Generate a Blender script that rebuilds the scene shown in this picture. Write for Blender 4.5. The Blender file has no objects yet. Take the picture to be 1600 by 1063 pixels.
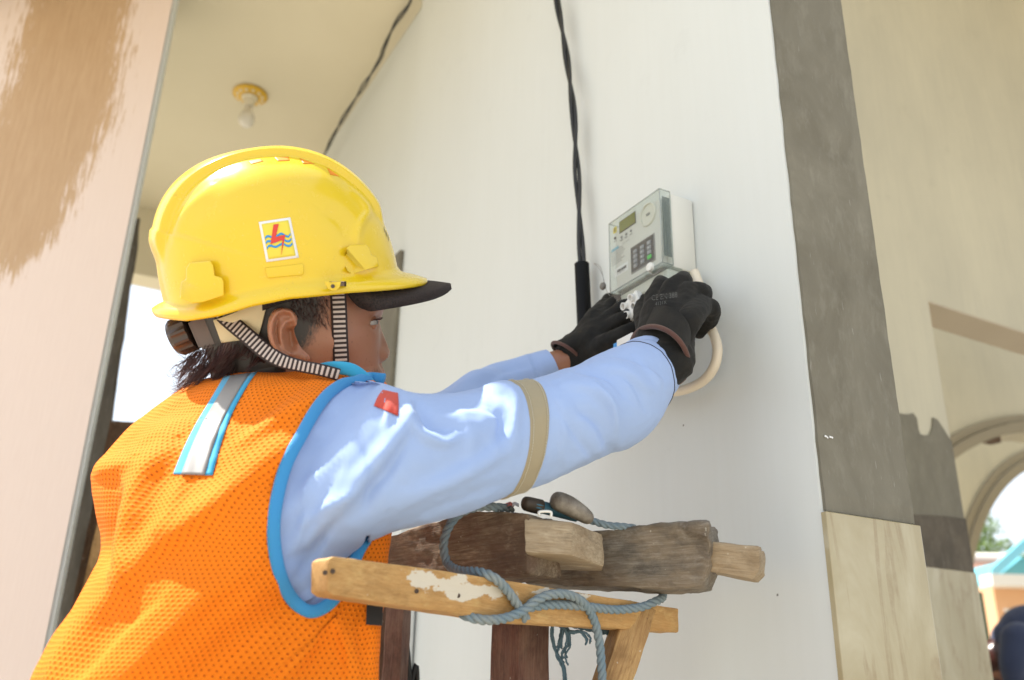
import bpy, bmesh, math, random
import numpy as np
from mathutils import Vector, Matrix, noise
from mathutils.bvhtree import BVHTree

random.seed(7)
np.random.seed(7)
SC = bpy.context.scene
COL = SC.collection

# ------------------------------------------------------------------ camera
FPX = 1400.0                                   # focal length in photo pixels (photo is 1600 wide)
CAM = np.array([0.0, 0.0, 1.15])
_u = np.array([81 / FPX, 3597 / FPX, 1.0]); _u /= np.linalg.norm(_u)
_f = np.array([0.0, 0.0, 1.0])
_y = _f - _f.dot(_u) * _u; _y /= np.linalg.norm(_y)
_x = np.cross(_y, _u)
if _x[0] < 0: _x = -_x
ROT = np.array([_x, _y, _u])                   # (right, up, forward) -> world
cd = bpy.data.cameras.new('camera'); cam = bpy.data.objects.new('camera', cd); COL.objects.link(cam)
r_, up_, fw_ = ROT[:, 0], ROT[:, 1], ROT[:, 2]
cam.matrix_world = Matrix(((r_[0], up_[0], -fw_[0], CAM[0]), (r_[1], up_[1], -fw_[1], CAM[1]),
                           (r_[2], up_[2], -fw_[2], CAM[2]), (0, 0, 0, 1)))
cd.sensor_width = 36.0; cd.lens = 36 * FPX / 1600; cd.clip_start = 0.05; cd.clip_end = 2000
cd.dof.use_dof = True; cd.dof.focus_distance = 1.08; cd.dof.aperture_fstop = 4.5
SC.camera = cam

# ------------------------------------------------------------------ building axes
A29 = math.radians(29)
U = np.array([math.cos(A29), math.sin(A29), 0.0])      # into the meter wall
V = np.array([-math.sin(A29), math.cos(A29), 0.0])     # along the meter wall, away
Z = np.array([0, 0, 1.0])

# ------------------------------------------------------------------ world, sun, exposure
SUN_U, SUN_V, SUN_EL = -0.80, 0.60, math.radians(60)
_h = SUN_U * U + SUN_V * V; _h /= np.linalg.norm(_h)
SUN = np.array([_h[0] * math.cos(SUN_EL), _h[1] * math.cos(SUN_EL), math.sin(SUN_EL)])
world = bpy.data.worlds.new('World'); SC.world = world; world.use_nodes = True
wn = world.node_tree; bg = wn.nodes['Background']
sky = wn.nodes.new('ShaderNodeTexSky'); sky.sky_type = 'NISHITA'; sky.sun_disc = False
sky.sun_elevation = SUN_EL; sky.sun_rotation = math.atan2(_h[0], _h[1])
sky.air_density = 1.0; sky.dust_density = 2.0; sky.ozone_density = 1.0
hz = wn.nodes.new('ShaderNodeMixRGB'); hz.inputs[0].default_value = 0.65; hz.inputs[2].default_value = (7.2, 7.7, 8.1, 1)   # pale haze
wn.links.new(sky.outputs[0], hz.inputs[1]); wn.links.new(hz.outputs[0], bg.inputs[0]); bg.inputs[1].default_value = 0.098
sd = bpy.data.lights.new('sun', 'SUN'); sd.energy = 5.0; sd.angle = math.radians(0.53); sd.color = (1, 0.95, 0.87)
so = bpy.data.objects.new('sun', sd); COL.objects.link(so)
so.rotation_euler = Vector((-SUN[0], -SUN[1], -SUN[2])).to_track_quat('-Z', 'Y').to_euler()
so.location = (0, 0, 12)
SC.view_settings.view_transform = 'Standard'; SC.view_settings.look = 'None'
SC.view_settings.exposure = 1.12; SC.view_settings.gamma = 1.0
SC.render.engine = 'CYCLES'
SC.cycles.use_denoising = True
SC.cycles.max_bounces = 10; SC.cycles.diffuse_bounces = 6; SC.cycles.transparent_max_bounces = 12
SC.cycles.caustics_reflective = False; SC.cycles.caustics_refractive = False

# ------------------------------------------------------------------ geometry helpers
def P(px, py, d):
    """point of the place seen at a photo pixel, d metres in front of the camera"""
    return CAM + ROT @ np.array([(px - 800) / FPX * d, (531.5 - py) / FPX * d, d])
def ray(px, py):
    v = P(px, py, 1.0) - CAM
    return v / np.linalg.norm(v)
def proj(p):
    v = (np.asarray(p) - CAM) @ ROT
    return np.stack([800 + FPX * v[..., 0] / v[..., 2], 531.5 - FPX * v[..., 1] / v[..., 2], v[..., 2]], -1)
def on_plane(px, py, n, c):
    d = ray(px, py)
    return CAM + d * ((c - CAM.dot(n)) / d.dot(n))
def W(u, v, z): return u * U + v * V + np.array([0, 0, z])
def nrm(v): return v / max(np.linalg.norm(v), 1e-9)

def cat(pts, n):
    """Catmull-Rom through rows of pts, n samples"""
    pts = np.asarray(pts, float)
    if pts.ndim == 1: pts = pts[:, None]
    k = len(pts)
    ext = np.vstack([2 * pts[0] - pts[1], pts, 2 * pts[-1] - pts[-2]])
    t = np.linspace(0, k - 1 - 1e-9, n); i = t.astype(int); f = (t - i)[:, None]
    p0, p1, p2, p3 = ext[i], ext[i + 1], ext[i + 2], ext[i + 3]
    return 0.5 * (2 * p1 + (p2 - p0) * f + (2 * p0 - 5 * p1 + 4 * p2 - p3) * f ** 2 + (3 * p1 - p0 - 3 * p2 + p3) * f ** 3)

def tag(o, label=None, category=None, group=None, kind=None):
    if label: o['label'] = label
    if category: o['category'] = category
    if group: o['group'] = group
    if kind: o['kind'] = kind
    return o
def thing(name, loc, label, category, group=None):
    e = bpy.data.objects.new(name, None); COL.objects.link(e)
    e.location = Vector(loc); e.empty_display_size = 0.05
    return tag(e, label, category, group)
def root_offset(o):
    v = Vector((0, 0, 0))
    while o is not None:
        v += o.location; o = o.parent
    return v
def link(name, me, mat, parent=None, loc=None):
    """mesh given in world coordinates -> object; its origin goes to its base (or loc)"""
    o = bpy.data.objects.new(name, me)
    if mat is not None:
        for m in (mat if isinstance(mat, (list, tuple)) else [mat]): me.materials.append(m)
    n = len(me.vertices)
    if n:
        co = np.empty(n * 3); me.vertices.foreach_get('co', co); co = co.reshape(-1, 3)
        if loc is None:
            mn, mx = co.min(0), co.max(0)
            loc = ((mn[0] + mx[0]) / 2, (mn[1] + mx[1]) / 2, mn[2])
        co = co - np.asarray(loc); me.vertices.foreach_set('co', co.ravel()); me.update()
    COL.objects.link(o)
    if parent is not None:
        o.parent = parent
        o.location = Vector(loc) - root_offset(parent)
    else:
        o.location = Vector(loc)
    return o
def mk(name, verts, faces, mat, parent=None, smooth=True, uv=None, attr=None, loc=None):
    me = bpy.data.meshes.new(name)
    me.from_pydata([tuple(v) for v in verts], [], [tuple(f) for f in faces])
    if smooth: me.polygons.foreach_set('use_smooth', [True] * len(me.polygons))
    if uv is not None:
        lay = me.uv_layers.new(name='uv'); li = np.empty(len(me.loops), int); me.loops.foreach_get('vertex_index', li)
        lay.data.foreach_set('uv', np.asarray(uv, float)[li].ravel())
    if attr is not None:
        for k, a in attr.items():
            a = np.asarray(a, float)
            if a.ndim == 2:
                at = me.attributes.new(k, 'FLOAT_VECTOR', 'POINT'); at.data.foreach_set('vector', a.ravel())
            else:
                at = me.attributes.new(k, 'FLOAT', 'POINT'); at.data.foreach_set('value', a.ravel())
    me.update()
    return link(name, me, mat, parent, loc)
def from_bm(name, bm, mat, parent=None, smooth=False, loc=None, angle=None):
    me = bpy.data.meshes.new(name); bm.to_mesh(me); bm.free()
    if smooth: me.polygons.foreach_set('use_smooth', [True] * len(me.polygons))
    o = link(name, me, mat, parent, loc)
    if angle is not None: me.set_sharp_from_angle(angle=angle)
    return o

def grid_faces(nu, nv, closed_u=True, flip=False):
    f = []
    for j in range(nv - 1):
        for i in range(nu if closed_u else nu - 1):
            a, b = j * nu + i, j * nu + (i + 1) % nu
            c, d = b + nu, a + nu
            f.append((a, d, c, b) if flip else (a, b, c, d))
    return f
def vnormals(V_, nu, nv, closed_u=True):
    G = V_.reshape(nv, nu, 3)
    du = (np.roll(G, -1, 1) - np.roll(G, 1, 1)) if closed_u else np.gradient(G, axis=1)
    dv = np.gradient(G, axis=0)
    n = np.cross(du, dv); n /= np.maximum(np.linalg.norm(n, axis=-1, keepdims=True), 1e-9)
    return n.reshape(-1, 3)

def box8(c8):
    """bmesh box from 8 corners: 0-3 bottom ring, 4-7 top ring"""
    bm = bmesh.new(); vs = [bm.verts.new(tuple(c)) for c in c8]
    for f in ((3, 2, 1, 0), (4, 5, 6, 7), (0, 1, 5, 4), (1, 2, 6, 5), (2, 3, 7, 6), (3, 0, 4, 7)):
        bm.faces.new([vs[i] for i in f])
    bmesh.ops.recalc_face_normals(bm, faces=bm.faces)
    return bm
def ubox(u0, u1, v0, v1, z0, z1, bevel=0.0, seg=2):
    bm = box8([W(u0, v0, z0), W(u1, v0, z0), W(u1, v1, z0), W(u0, v1, z0),
               W(u0, v0, z1), W(u1, v0, z1), W(u1, v1, z1), W(u0, v1, z1)])
    if bevel: bmesh.ops.bevel(bm, geom=bm.edges[:], offset=bevel, segments=seg, affect='EDGES', profile=0.5)
    return bm
def bm_join(a, b):
    me = bpy.data.meshes.new('tmp'); b.to_mesh(me); b.free(); a.from_mesh(me); bpy.data.meshes.remove(me); return a

def tube_arrays(path, rad, ns=10, caps=True, flat=None, up=None):
    """verts, faces, uv of a tube along path (n,3); rad scalar or (n,); flat=(a,b) ellipse ratios with 'up' hint"""
    path = np.asarray(path, float); n = len(path)
    rad = np.full(n, rad) if np.isscalar(rad) else np.asarray(rad, float)
    tg = np.gradient(path, axis=0); tg /= np.maximum(np.linalg.norm(tg, axis=1, keepdims=True), 1e-9)
    ref = np.array(up if up is not None else (0, 0, 1.0)); 
    if abs(tg[0].dot(ref)) > 0.95: ref = np.array([1.0, 0.2, 0])
    nr = ref - tg[0] * tg[0].dot(ref); nr = nrm(nr)
    vs, uv = [], []; L = 0.0
    for i in range(n):
        if i: L += np.linalg.norm(path[i] - path[i - 1])
        if up is not None:
            nr = nrm(np.asarray(up) - tg[i] * tg[i].dot(up))
        else:
            nr = nrm(nr - tg[i] * tg[i].dot(nr))
        bn = np.cross(tg[i], nr)
        fa, fb = flat if flat else (1, 1)
        for k in range(ns):
            t = 2 * math.pi * k / ns
            vs.append(path[i] + rad[i] * (fa * math.cos(t) * nr + fb * math.sin(t) * bn)); uv.append((L, k / ns))
    fs = grid_faces(ns, n)
    if caps:
        fs.append(tuple(range(ns))[::-1]); fs.append(tuple((n - 1) * ns + k for k in range(ns)))
    return vs, fs, uv
def tube(name, path, rad, mat, parent=None, ns=10, flat=None, up=None, loc=None):
    v, f, uv = tube_arrays(path, rad, ns, True, flat, up)
    return mk(name, v, f, mat, parent, True, uv=uv, loc=loc)
def pxpath(pts, n):
    """photo pixel + distance control points -> smooth 3-D path"""
    return cat([P(*p) for p in pts], n)
def merge_arrays(parts):
    V_, F_, UV_ = [], [], []
    for v, f, uv in parts:
        b = len(V_); V_ += list(v); UV_ += list(uv); F_ += [tuple(i + b for i in q) for q in f]
    return V_, F_, UV_
def rope_arrays(path, R, pitch=0.028, strands=3):
    path = np.asarray(path); tg = np.gradient(path, axis=0); tg /= np.linalg.norm(tg, axis=1, keepdims=True)
    nr = nrm(np.cross(tg[0], (0.3, 0.2, 0.9)))
    s = np.concatenate([[0], np.cumsum(np.linalg.norm(np.diff(path, axis=0), axis=1))])
    N = []
    for i in range(len(path)):
        nr = nrm(nr - tg[i] * tg[i].dot(nr)); N.append((nr, np.cross(tg[i], nr)))
    parts = []
    for k in range(strands):
        q = []
        for i in range(len(path)):
            a = 2 * math.pi * (s[i] / pitch + k / strands)
            q.append(path[i] + R * 0.5 * (math.cos(a) * N[i][0] + math.sin(a) * N[i][1]))
        parts.append(tube_arrays(q, R * 0.56, 7))
    return merge_arrays(parts)

def sub_long(bm, L, passes=5):
    for _ in range(passes):
        e = [e for e in bm.edges if e.calc_length() > L]
        if not e: break
        bmesh.ops.subdivide_edges(bm, edges=e, cuts=1)
        bmesh.ops.triangulate(bm, faces=[f for f in bm.faces if len(f.verts) > 3])
def timber(name, pts, ext, mat, parent=None, bevel=0.003, L=0.014, rough=0.0015, axis=None, seed=0.0):
    """a piece of timber: side outline pts (3-D, in order) extruded along ext, worn edges, grain along axis"""
    bm = bmesh.new(); n = len(pts)
    a = [bm.verts.new(tuple(p)) for p in pts]; b = [bm.verts.new(tuple(np.asarray(p) + ext)) for p in pts]
    bm.faces.new(a); bm.faces.new(b[::-1])
    for i in range(n): bm.faces.new((a[i], b[i], b[(i + 1) % n], a[(i + 1) % n])[::-1])
    bmesh.ops.recalc_face_normals(bm, faces=bm.faces)
    bmesh.ops.bevel(bm, geom=bm.edges[:], offset=bevel, segments=2, affect='EDGES', profile=0.6)
    bmesh.ops.triangulate(bm, faces=bm.faces)
    sub_long(bm, L)
    bm.normal_update()
    ax = nrm(np.asarray(axis)); e2 = np.asarray(ext) - ax * ax.dot(ext)
    if np.linalg.norm(e2) < 1e-4: e2 = np.asarray(pts[1]) - np.asarray(pts[0]); e2 = e2 - ax * ax.dot(e2)
    e2 = nrm(e2); e3 = np.cross(ax, e2)
    o0 = np.asarray(pts[0]); gr = []
    mv = []
    for v in bm.verts:
        p = np.array(v.co); q = p - o0; g = (q.dot(ax), q.dot(e2), q.dot(e3)); gr.append(g)
        k = noise.noise(Vector((g[0] * 14 + seed, g[1] * 55, g[2] * 55))) + 0.7 * noise.noise(Vector((g[0] * 60 + seed, g[1] * 120, g[2] * 120)))
        mv.append(v.normal * (k * rough))
    for v, m in zip(bm.verts, mv): v.co += m
    me = bpy.data.meshes.new(name); bm.to_mesh(me); bm.free()
    at = me.attributes.new('grain', 'FLOAT_VECTOR', 'POINT'); at.data.foreach_set('vector', np.asarray(gr).ravel())
    me.polygons.foreach_set('use_smooth', [True] * len(me.polygons))
    o = link(name, me, mat, parent); me.set_sharp_from_angle(angle=math.radians(38))
    return o

# ------------------------------------------------------------------ materials
def s2l(c):
    return tuple((x / 12.92 if x <= 0.04045 else ((x + 0.055) / 1.055) ** 2.4) for x in [k / 255 for k in c])
class N:
    """tiny node-tree builder"""
    def __init__(s, name, rough=0.6, **kw):
        s.m = bpy.data.materials.new(name); s.m.use_nodes = True; s.t = s.m.node_tree
        s.b = s.t.nodes['Principled BSDF']; s.b.inputs['Roughness'].default_value = rough
        for k, v in kw.items(): s.b.inputs[k.replace('_', ' ')].default_value = v
    def n(s, typ, **kw):
        o = s.t.nodes.new('ShaderNode' + typ)
        for k, v in kw.items(): setattr(o, k, v)
        return o
    def l(s, a, b): s.t.links.new(a, b)
    def obj(s): return s.n('TexCoord').outputs['Object']
    def uv(s): return s.n('TexCoord').outputs['UV']
    def at(s, name):
        return s.n('Attribute', attribute_name=name).outputs['Vector']
    def atf(s, name): return s.n('Attribute', attribute_name=name).outputs['Fac']
    def mp(s, src, scale=(1, 1, 1), loc=(0, 0, 0), rot=(0, 0, 0)):
        o = s.n('Mapping'); s.l(src, o.inputs[0]); o.inputs['Scale'].default_value = scale; o.inputs['Location'].default_value = loc
        o.inputs['Rotation'].default_value = rot; return o.outputs[0]
    def noise(s, src, scale=5, detail=6, rough=0.6, dist=0.0):
        o = s.n('TexNoise'); s.l(src, o.inputs['Vector']); o.inputs['Scale'].default_value = scale
        o.inputs['Detail'].default_value = detail; o.inputs['Roughness'].default_value = rough; o.inputs['Distortion'].default_value = dist
        return o.outputs['Fac']
    def ramp(s, f, stops):
        o = s.n('ValToRGB'); s.l(f, o.inputs[0]); e = o.color_ramp.elements
        while len(e) > 1: e.remove(e[-1])
        for i, (p, c) in enumerate(stops):
            if i == 0: e[0].position = p; k = e[0]
            else: k = e.new(p)
            k.color = (*c, 1) if len(c) == 3 else c
        return o.outputs[0]
    def mix(s, f, a, b, mode='MIX'):
        o = s.n('MixRGB', blend_type=mode)
        for i, v in ((0, f), (1, a), (2, b)):
            if isinstance(v, (int, float)): o.inputs[i].default_value = v
            elif isinstance(v, tuple): o.inputs[i].default_value = (*v, 1) if len(v) == 3 else v
            else: s.l(v, o.inputs[i])
        return o.outputs[0]
    def math(s, op, a, b=None, c=None):
        o = s.n('Math', operation=op)
        for i, v in enumerate((a, b, c)):
            if v is None: continue
            if isinstance(v, (int, float)): o.inputs[i].default_value = v
            else: s.l(v, o.inputs[i])
        return o.outputs[0]
    def sep(s, v):
        o = s.n('SeparateXYZ'); s.l(v, o.inputs[0]); return o.outputs
    def col(s, c):
        if isinstance(c, tuple): s.b.inputs['Base Color'].default_value = (*c[:3], 1)
        else: s.l(c, s.b.inputs['Base Color'])
        return s
    def rgh(s, f): s.l(f, s.b.inputs['Roughness']); return s
    def bump(s, f, strength=0.3, dist=0.002):
        o = s.n('Bump'); o.inputs['Strength'].default_value = strength; o.inputs['Distance'].default_value = dist
        s.l(f, o.inputs['Height'])
        if s.b.inputs['Normal'].is_linked:
            s.l(s.b.inputs['Normal'].links[0].from_socket, o.inputs['Normal'])
        s.l(o.outputs[0], s.b.inputs['Normal']); return s
def plain(name, c, rough=0.6, **kw):
    return N(name, rough, **kw).col(c).m

def paint_mat(name, c, c2=None, scale=1.0, rough=0.55, streak=0.25, smudge=0.12):
    m = N(name, rough); o = m.obj()
    big = m.noise(m.mp(o, (1.1, 1.1, 0.5)), 2.2 * scale, 5, 0.6)
    strk = m.noise(m.mp(o, (26, 26, 1.2)), 3.0, 4, 0.6)
    fine = m.noise(o, 160, 3, 0.6)
    c2 = c2 or tuple(x * 0.9 for x in c)
    f = m.math('MULTIPLY_ADD', strk, streak, m.math('MULTIPLY', big, 0.9))
    col = m.mix(m.ramp(f, [(0.35, (0, 0, 0)), (0.85, (1, 1, 1))]), c, c2)
    spots = m.ramp(m.noise(o, 9, 8, 0.72), [(0.60, (0, 0, 0)), (0.72, (1, 1, 1))])
    col = m.mix(m.math('MULTIPLY', spots, smudge), col, tuple(x * 0.72 for x in c))
    m.col(col).bump(m.math('ADD', strk, m.math('MULTIPLY', fine, 0.35)), 0.16, 0.0015)
    return m.m
M = {}
M['wall'] = paint_mat('white_wall_paint', (0.65, 0.68, 0.68), (0.61, 0.635, 0.625), streak=0.32, smudge=0.16)
M['ceiling'] = paint_mat('ceiling_paint', (0.62, 0.565, 0.43), (0.58, 0.525, 0.39), streak=0.08, smudge=0.05, rough=0.7)
M['cream'] = paint_mat('cream_wall_paint', (0.56, 0.52, 0.40), (0.45, 0.42, 0.33), scale=1.6, streak=0.35, smudge=0.4, rough=0.7)

def plaster_mat(name, c1, c2, c3):
    m = N(name, 0.72); o = m.obj()
    a = m.noise(m.mp(o, (1, 1, 0.55)), 9, 9, 0.66, 0.8)
    b = m.noise(m.mp(o, (1.6, 1.6, 0.7)), 30, 7, 0.72)
    g = m.noise(o, 260, 4, 0.7)
    big = m.noise(o, 3.0, 4, 0.6)
    col = m.mix(m.ramp(a, [(0.30, (0, 0, 0)), (0.70, (1, 1, 1))]), c1, c2)
    col = m.mix(m.math('MULTIPLY', m.ramp(b, [(0.5, (0, 0, 0)), (0.75, (1, 1, 1))]), 0.5), col, c3)
    col = m.mix(m.math('MULTIPLY', m.ramp(big, [(0.4, (0, 0, 0)), (0.65, (1, 1, 1))]), 0.35), col, tuple(x * 0.75 for x in c1))
    sc = m.ramp(m.noise(m.mp(o, (60, 60, 7)), 5, 3, 0.5), [(0.70, (0, 0, 0)), (0.76, (1, 1, 1))])
    col = m.mix(m.math('MULTIPLY', sc, 0.4), col, (0.42, 0.41, 0.38))
    m.col(col).bump(m.math('ADD', m.math('MULTIPLY', a, 0.8), m.math('ADD', m.math('MULTIPLY', b, 0.5), m.math('MULTIPLY', g, 0.3))), 0.35, 0.002)
    return m.m
M['plaster'] = plaster_mat('bare_cement_plaster', (0.125, 0.112, 0.082), (0.205, 0.19, 0.15), (0.28, 0.265, 0.22))
M['plaster_dark'] = plaster_mat('dark_cement_plaster', (0.13, 0.115, 0.085), (0.19, 0.175, 0.13), (0.23, 0.215, 0.17))
M['rough_concrete'] = plaster_mat('rough_formwork_concrete', (0.055, 0.043, 0.028), (0.115, 0.092, 0.065), (0.17, 0.145, 0.115))

def travertine():
    m = N('travertine_look_tile', 0.09); o = m.obj()
    w = m.noise(m.mp(o, (2.6, 2.6, 0.9)), 4.5, 6, 0.6, 0.8)
    v2 = m.noise(m.mp(o, (3.6, 3.6, 0.55)), 3.4, 5, 0.6, 0.8)
    sp = m.noise(o, 90, 5, 0.7)
    col = m.ramp(w, [(0.25, (0.30, 0.245, 0.135)), (0.5, (0.38, 0.325, 0.205)), (0.75, (0.47, 0.42, 0.30))])
    vein = m.ramp(v2, [(0.46, (0, 0, 0)), (0.49, (1, 1, 1)), (0.50, (1, 1, 1)), (0.535, (0, 0, 0))])
    col = m.mix(m.math('MULTIPLY', vein, m.math('MULTIPLY', m.ramp(sp, [(0.3, (0.3, 0.3, 0.3)), (0.6, (1, 1, 1))]), 0.38)), col, (0.20, 0.12, 0.045))
    m.col(col); return m.m
M['travertine'] = travertine()
M['grout'] = plain('tile_grout', (0.55, 0.52, 0.45), 0.9)
M['ground'] = None
def ground_mat():
    m = N('sunlit_concrete_ground', 0.9); o = m.obj()
    a = m.noise(o, 0.8, 8, 0.65); g = m.noise(o, 40, 4, 0.7)
    col = m.mix(m.ramp(a, [(0.3, (0, 0, 0)), (0.7, (1, 1, 1))]), (0.47, 0.43, 0.35), (0.40, 0.365, 0.295))
    m.col(m.mix(m.math('MULTIPLY', g, 0.4), col, (0.3, 0.26, 0.2))).bump(g, 0.4, 0.005); return m.m
M['ground'] = ground_mat()

def pillar_mat():
    """white paint brushed over tan primer; 'prime' attribute (signed distance in metres) says where the primer is bare"""
    m = N('brushed_white_over_tan_primer', 0.6)
    g = m.at('grain')
    brush = m.noise(m.mp(g, (52, 1.0, 4.0)), 2.0, 7, 0.72)
    br2 = m.noise(m.mp(g, (170, 1.0, 5)), 2.0, 4, 0.7)
    blot = m.noise(m.mp(g, (9, 1, 5)), 1.6, 5, 0.65)
    d = m.atf('prime')
    k = m.math('MULTIPLY_ADD', m.math('SUBTRACT', brush, 0.5), 0.27, d)
    k = m.math('MULTIPLY_ADD', m.math('SUBTRACT', br2, 0.5), 0.13, k)
    k = m.math('MULTIPLY_ADD', m.math('SUBTRACT', blot, 0.5), 0.10, k)
    mask = m.ramp(m.math('MULTIPLY_ADD', k, 8.0, 0.5), [(0.42, (0, 0, 0)), (0.60, (1, 1, 1))])
    tan = m.mix(m.ramp(brush, [(0.35, (0, 0, 0)), (0.7, (1, 1, 1))]), (0.46, 0.305, 0.18), (0.54, 0.375, 0.235))
    white = m.mix(m.ramp(br2, [(0.3, (0, 0, 0)), (0.8, (1, 1, 1))]), (0.76, 0.635, 0.575), (0.71, 0.58, 0.52))
    m.col(m.mix(mask, white, tan)).bump(m.math('ADD', brush, m.math('MULTIPLY', br2, 0.6)), 0.2, 0.0015)
    return m.m
M['pillar'] = pillar_mat()

def wood_mat(name, c_dark, c_mid, c_light, stain=None, stain_f=0.5, rough=0.75, splat=0.0, grey_end=None):
    m = N(name, rough); g = m.at('grain')
    fine = m.noise(m.mp(g, (4.5, 60, 60)), 6.0, 8, 0.7, 0.8)
    fib = m.noise(m.mp(g, (6, 260, 260)), 3.0, 4, 0.7)
    big = m.noise(m.mp(g, (5, 9, 9)), 3.0, 5, 0.6)
    col = m.ramp(fine, [(0.28, c_dark), (0.5, c_mid), (0.72, c_light)])
    col = m.mix(m.math('MULTIPLY', m.ramp(fib, [(0.48, (0, 0, 0)), (0.7, (1, 1, 1))]), 0.45), col, c_dark)
    if stain: col = m.mix(m.math('MULTIPLY', m.ramp(big, [(0.42, (0, 0, 0)), (0.62, (1, 1, 1))]), stain_f), col, stain)
    blot = m.noise(m.mp(g, (16, 26, 26)), 1.6, 7, 0.7, 0.6)
    col = m.mix(m.math('MULTIPLY', m.ramp(blot, [(0.48, (0, 0, 0)), (0.66, (1, 1, 1))]), 0.55), col, tuple(x * 0.8 for x in c_dark))
    pal = m.noise(m.mp(g, (22, 40, 40), (3, 1, 2)), 1.5, 7, 0.72)
    col = m.mix(m.math('MULTIPLY', m.ramp(pal, [(0.54, (0, 0, 0)), (0.72, (1, 1, 1))]), 0.45), col, tuple(min(.6, x * 1.25) for x in c_light))
    if splat:
        s = m.atf('splat')
        f = m.ramp(m.math('ADD', s, m.math('MULTIPLY', m.math('SUBTRACT', m.noise(m.mp(g, (.55, 1, 1)), 60, 7, 0.7), 0.5), 1.9)), [(0.50, (0, 0, 0)), (0.56, (1, 1, 1))])
        col = m.mix(m.math('MULTIPLY', f, splat), col, (0.62, 0.58, 0.50))
    spk = m.ramp(m.noise(g, 120, 2, 0.5), [(0.735, (0, 0, 0)), (0.76, (1, 1, 1))])
    col = m.mix(m.math('MULTIPLY', spk, 0.5), col, (0.6, 0.56, 0.48))
    m.col(col).bump(m.math('ADD', fine, m.math('MULTIPLY', fib, 0.8)), 0.55, 0.0018)
    return m.m
M['wood_grey'] = wood_mat('weathered_grey_timber', (0.07, 0.057, 0.046), (0.17, 0.15, 0.125), (0.31, 0.285, 0.25), (0.30, 0.21, 0.12), 0.35)
M['wood_front'] = wood_mat('worn_brown_timber', (0.08, 0.05, 0.032), (0.20, 0.15, 0.10), (0.38, 0.31, 0.23), (0.10, 0.05, 0.032), 0.65)
M['wood_pale'] = wood_mat('freshly_cut_timber_end', (0.20, 0.145, 0.09), (0.35, 0.275, 0.185), (0.46, 0.385, 0.285), (0.27, 0.17, 0.08), 0.4)
M['wood_yellow'] = wood_mat('yellow_softwood_batten', (0.33, 0.18, 0.06), (0.50, 0.30, 0.115), (0.58, 0.38, 0.17), (0.42, 0.22, 0.07), 0.5, splat=0.95)
M['wood_brace'] = wood_mat('yellow_softwood_brace', (0.22, 0.115, 0.04), (0.44, 0.27, 0.11), (0.54, 0.36, 0.17), (0.25, 0.13, 0.05), 0.5)
M['wood_red'] = wood_mat('dark_red_hardwood', (0.055, 0.022, 0.014), (0.125, 0.05, 0.032), (0.21, 0.11, 0.075), (0.26, 0.165, 0.11), 0.35)
M['wood_dark'] = wood_mat('old_brown_board', (0.05, 0.028, 0.016), (0.14, 0.075, 0.04), (0.24, 0.14, 0.08), (0.08, 0.04, 0.02), 0.5)

def fabric(name, c, c2=None, weave=1400, rough=0.8, bump=0.12, sheen=0.15):
    m = N(name, rough); m.b.inputs['Sheen Weight'].default_value = sheen
    o = m.obj(); a = m.noise(o, 14, 4, 0.6); f = m.noise(o, weave, 2, 0.5)
    w = m.n('TexWave', wave_type='BANDS', bands_direction='Z'); m.l(o, w.inputs[0]); w.inputs['Scale'].default_value = weave / 3
    col = m.mix(a, c, c2 or tuple(x * 0.9 for x in c))
    col = m.mix(m.math('MULTIPLY', f, 0.16), col, tuple(x * 0.6 for x in c))
    m.col(col).bump(f, bump, 0.0006); return m.m
M['shirt'] = fabric('pale_blue_cotton', (0.32, 0.435, 0.71), (0.30, 0.415, 0.69), sheen=0.1)
M['cyan'] = fabric('sky_blue_binding', (0.03, 0.25, 0.56), sheen=0.2)
M['cyan_light'] = fabric('bright_blue_collar', (0.03, 0.36, 0.62), sheen=0.2)
M['red_patch'] = fabric('red_embroidered_patch', (0.55, 0.05, 0.03), bump=0.5)
M['sand'] = fabric('sand_reflective_tape', (0.33, 0.28, 0.185), bump=0.05)
M['grey_tape'] = N('silver_reflective_tape', 0.5).col((0.25, 0.24, 0.235)).m
M['black_cloth'] = fabric('black_cloth', (0.012, 0.011, 0.012))
M['denim'] = fabric('dark_blue_jacket_cloth', (0.025, 0.04, 0.10), (0.02, 0.03, 0.075))
M['trousers'] = fabric('navy_trousers', (0.03, 0.035, 0.06))
M['stitch'] = plain('pale_thread', (0.6, 0.56, 0.46), 0.8)

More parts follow.
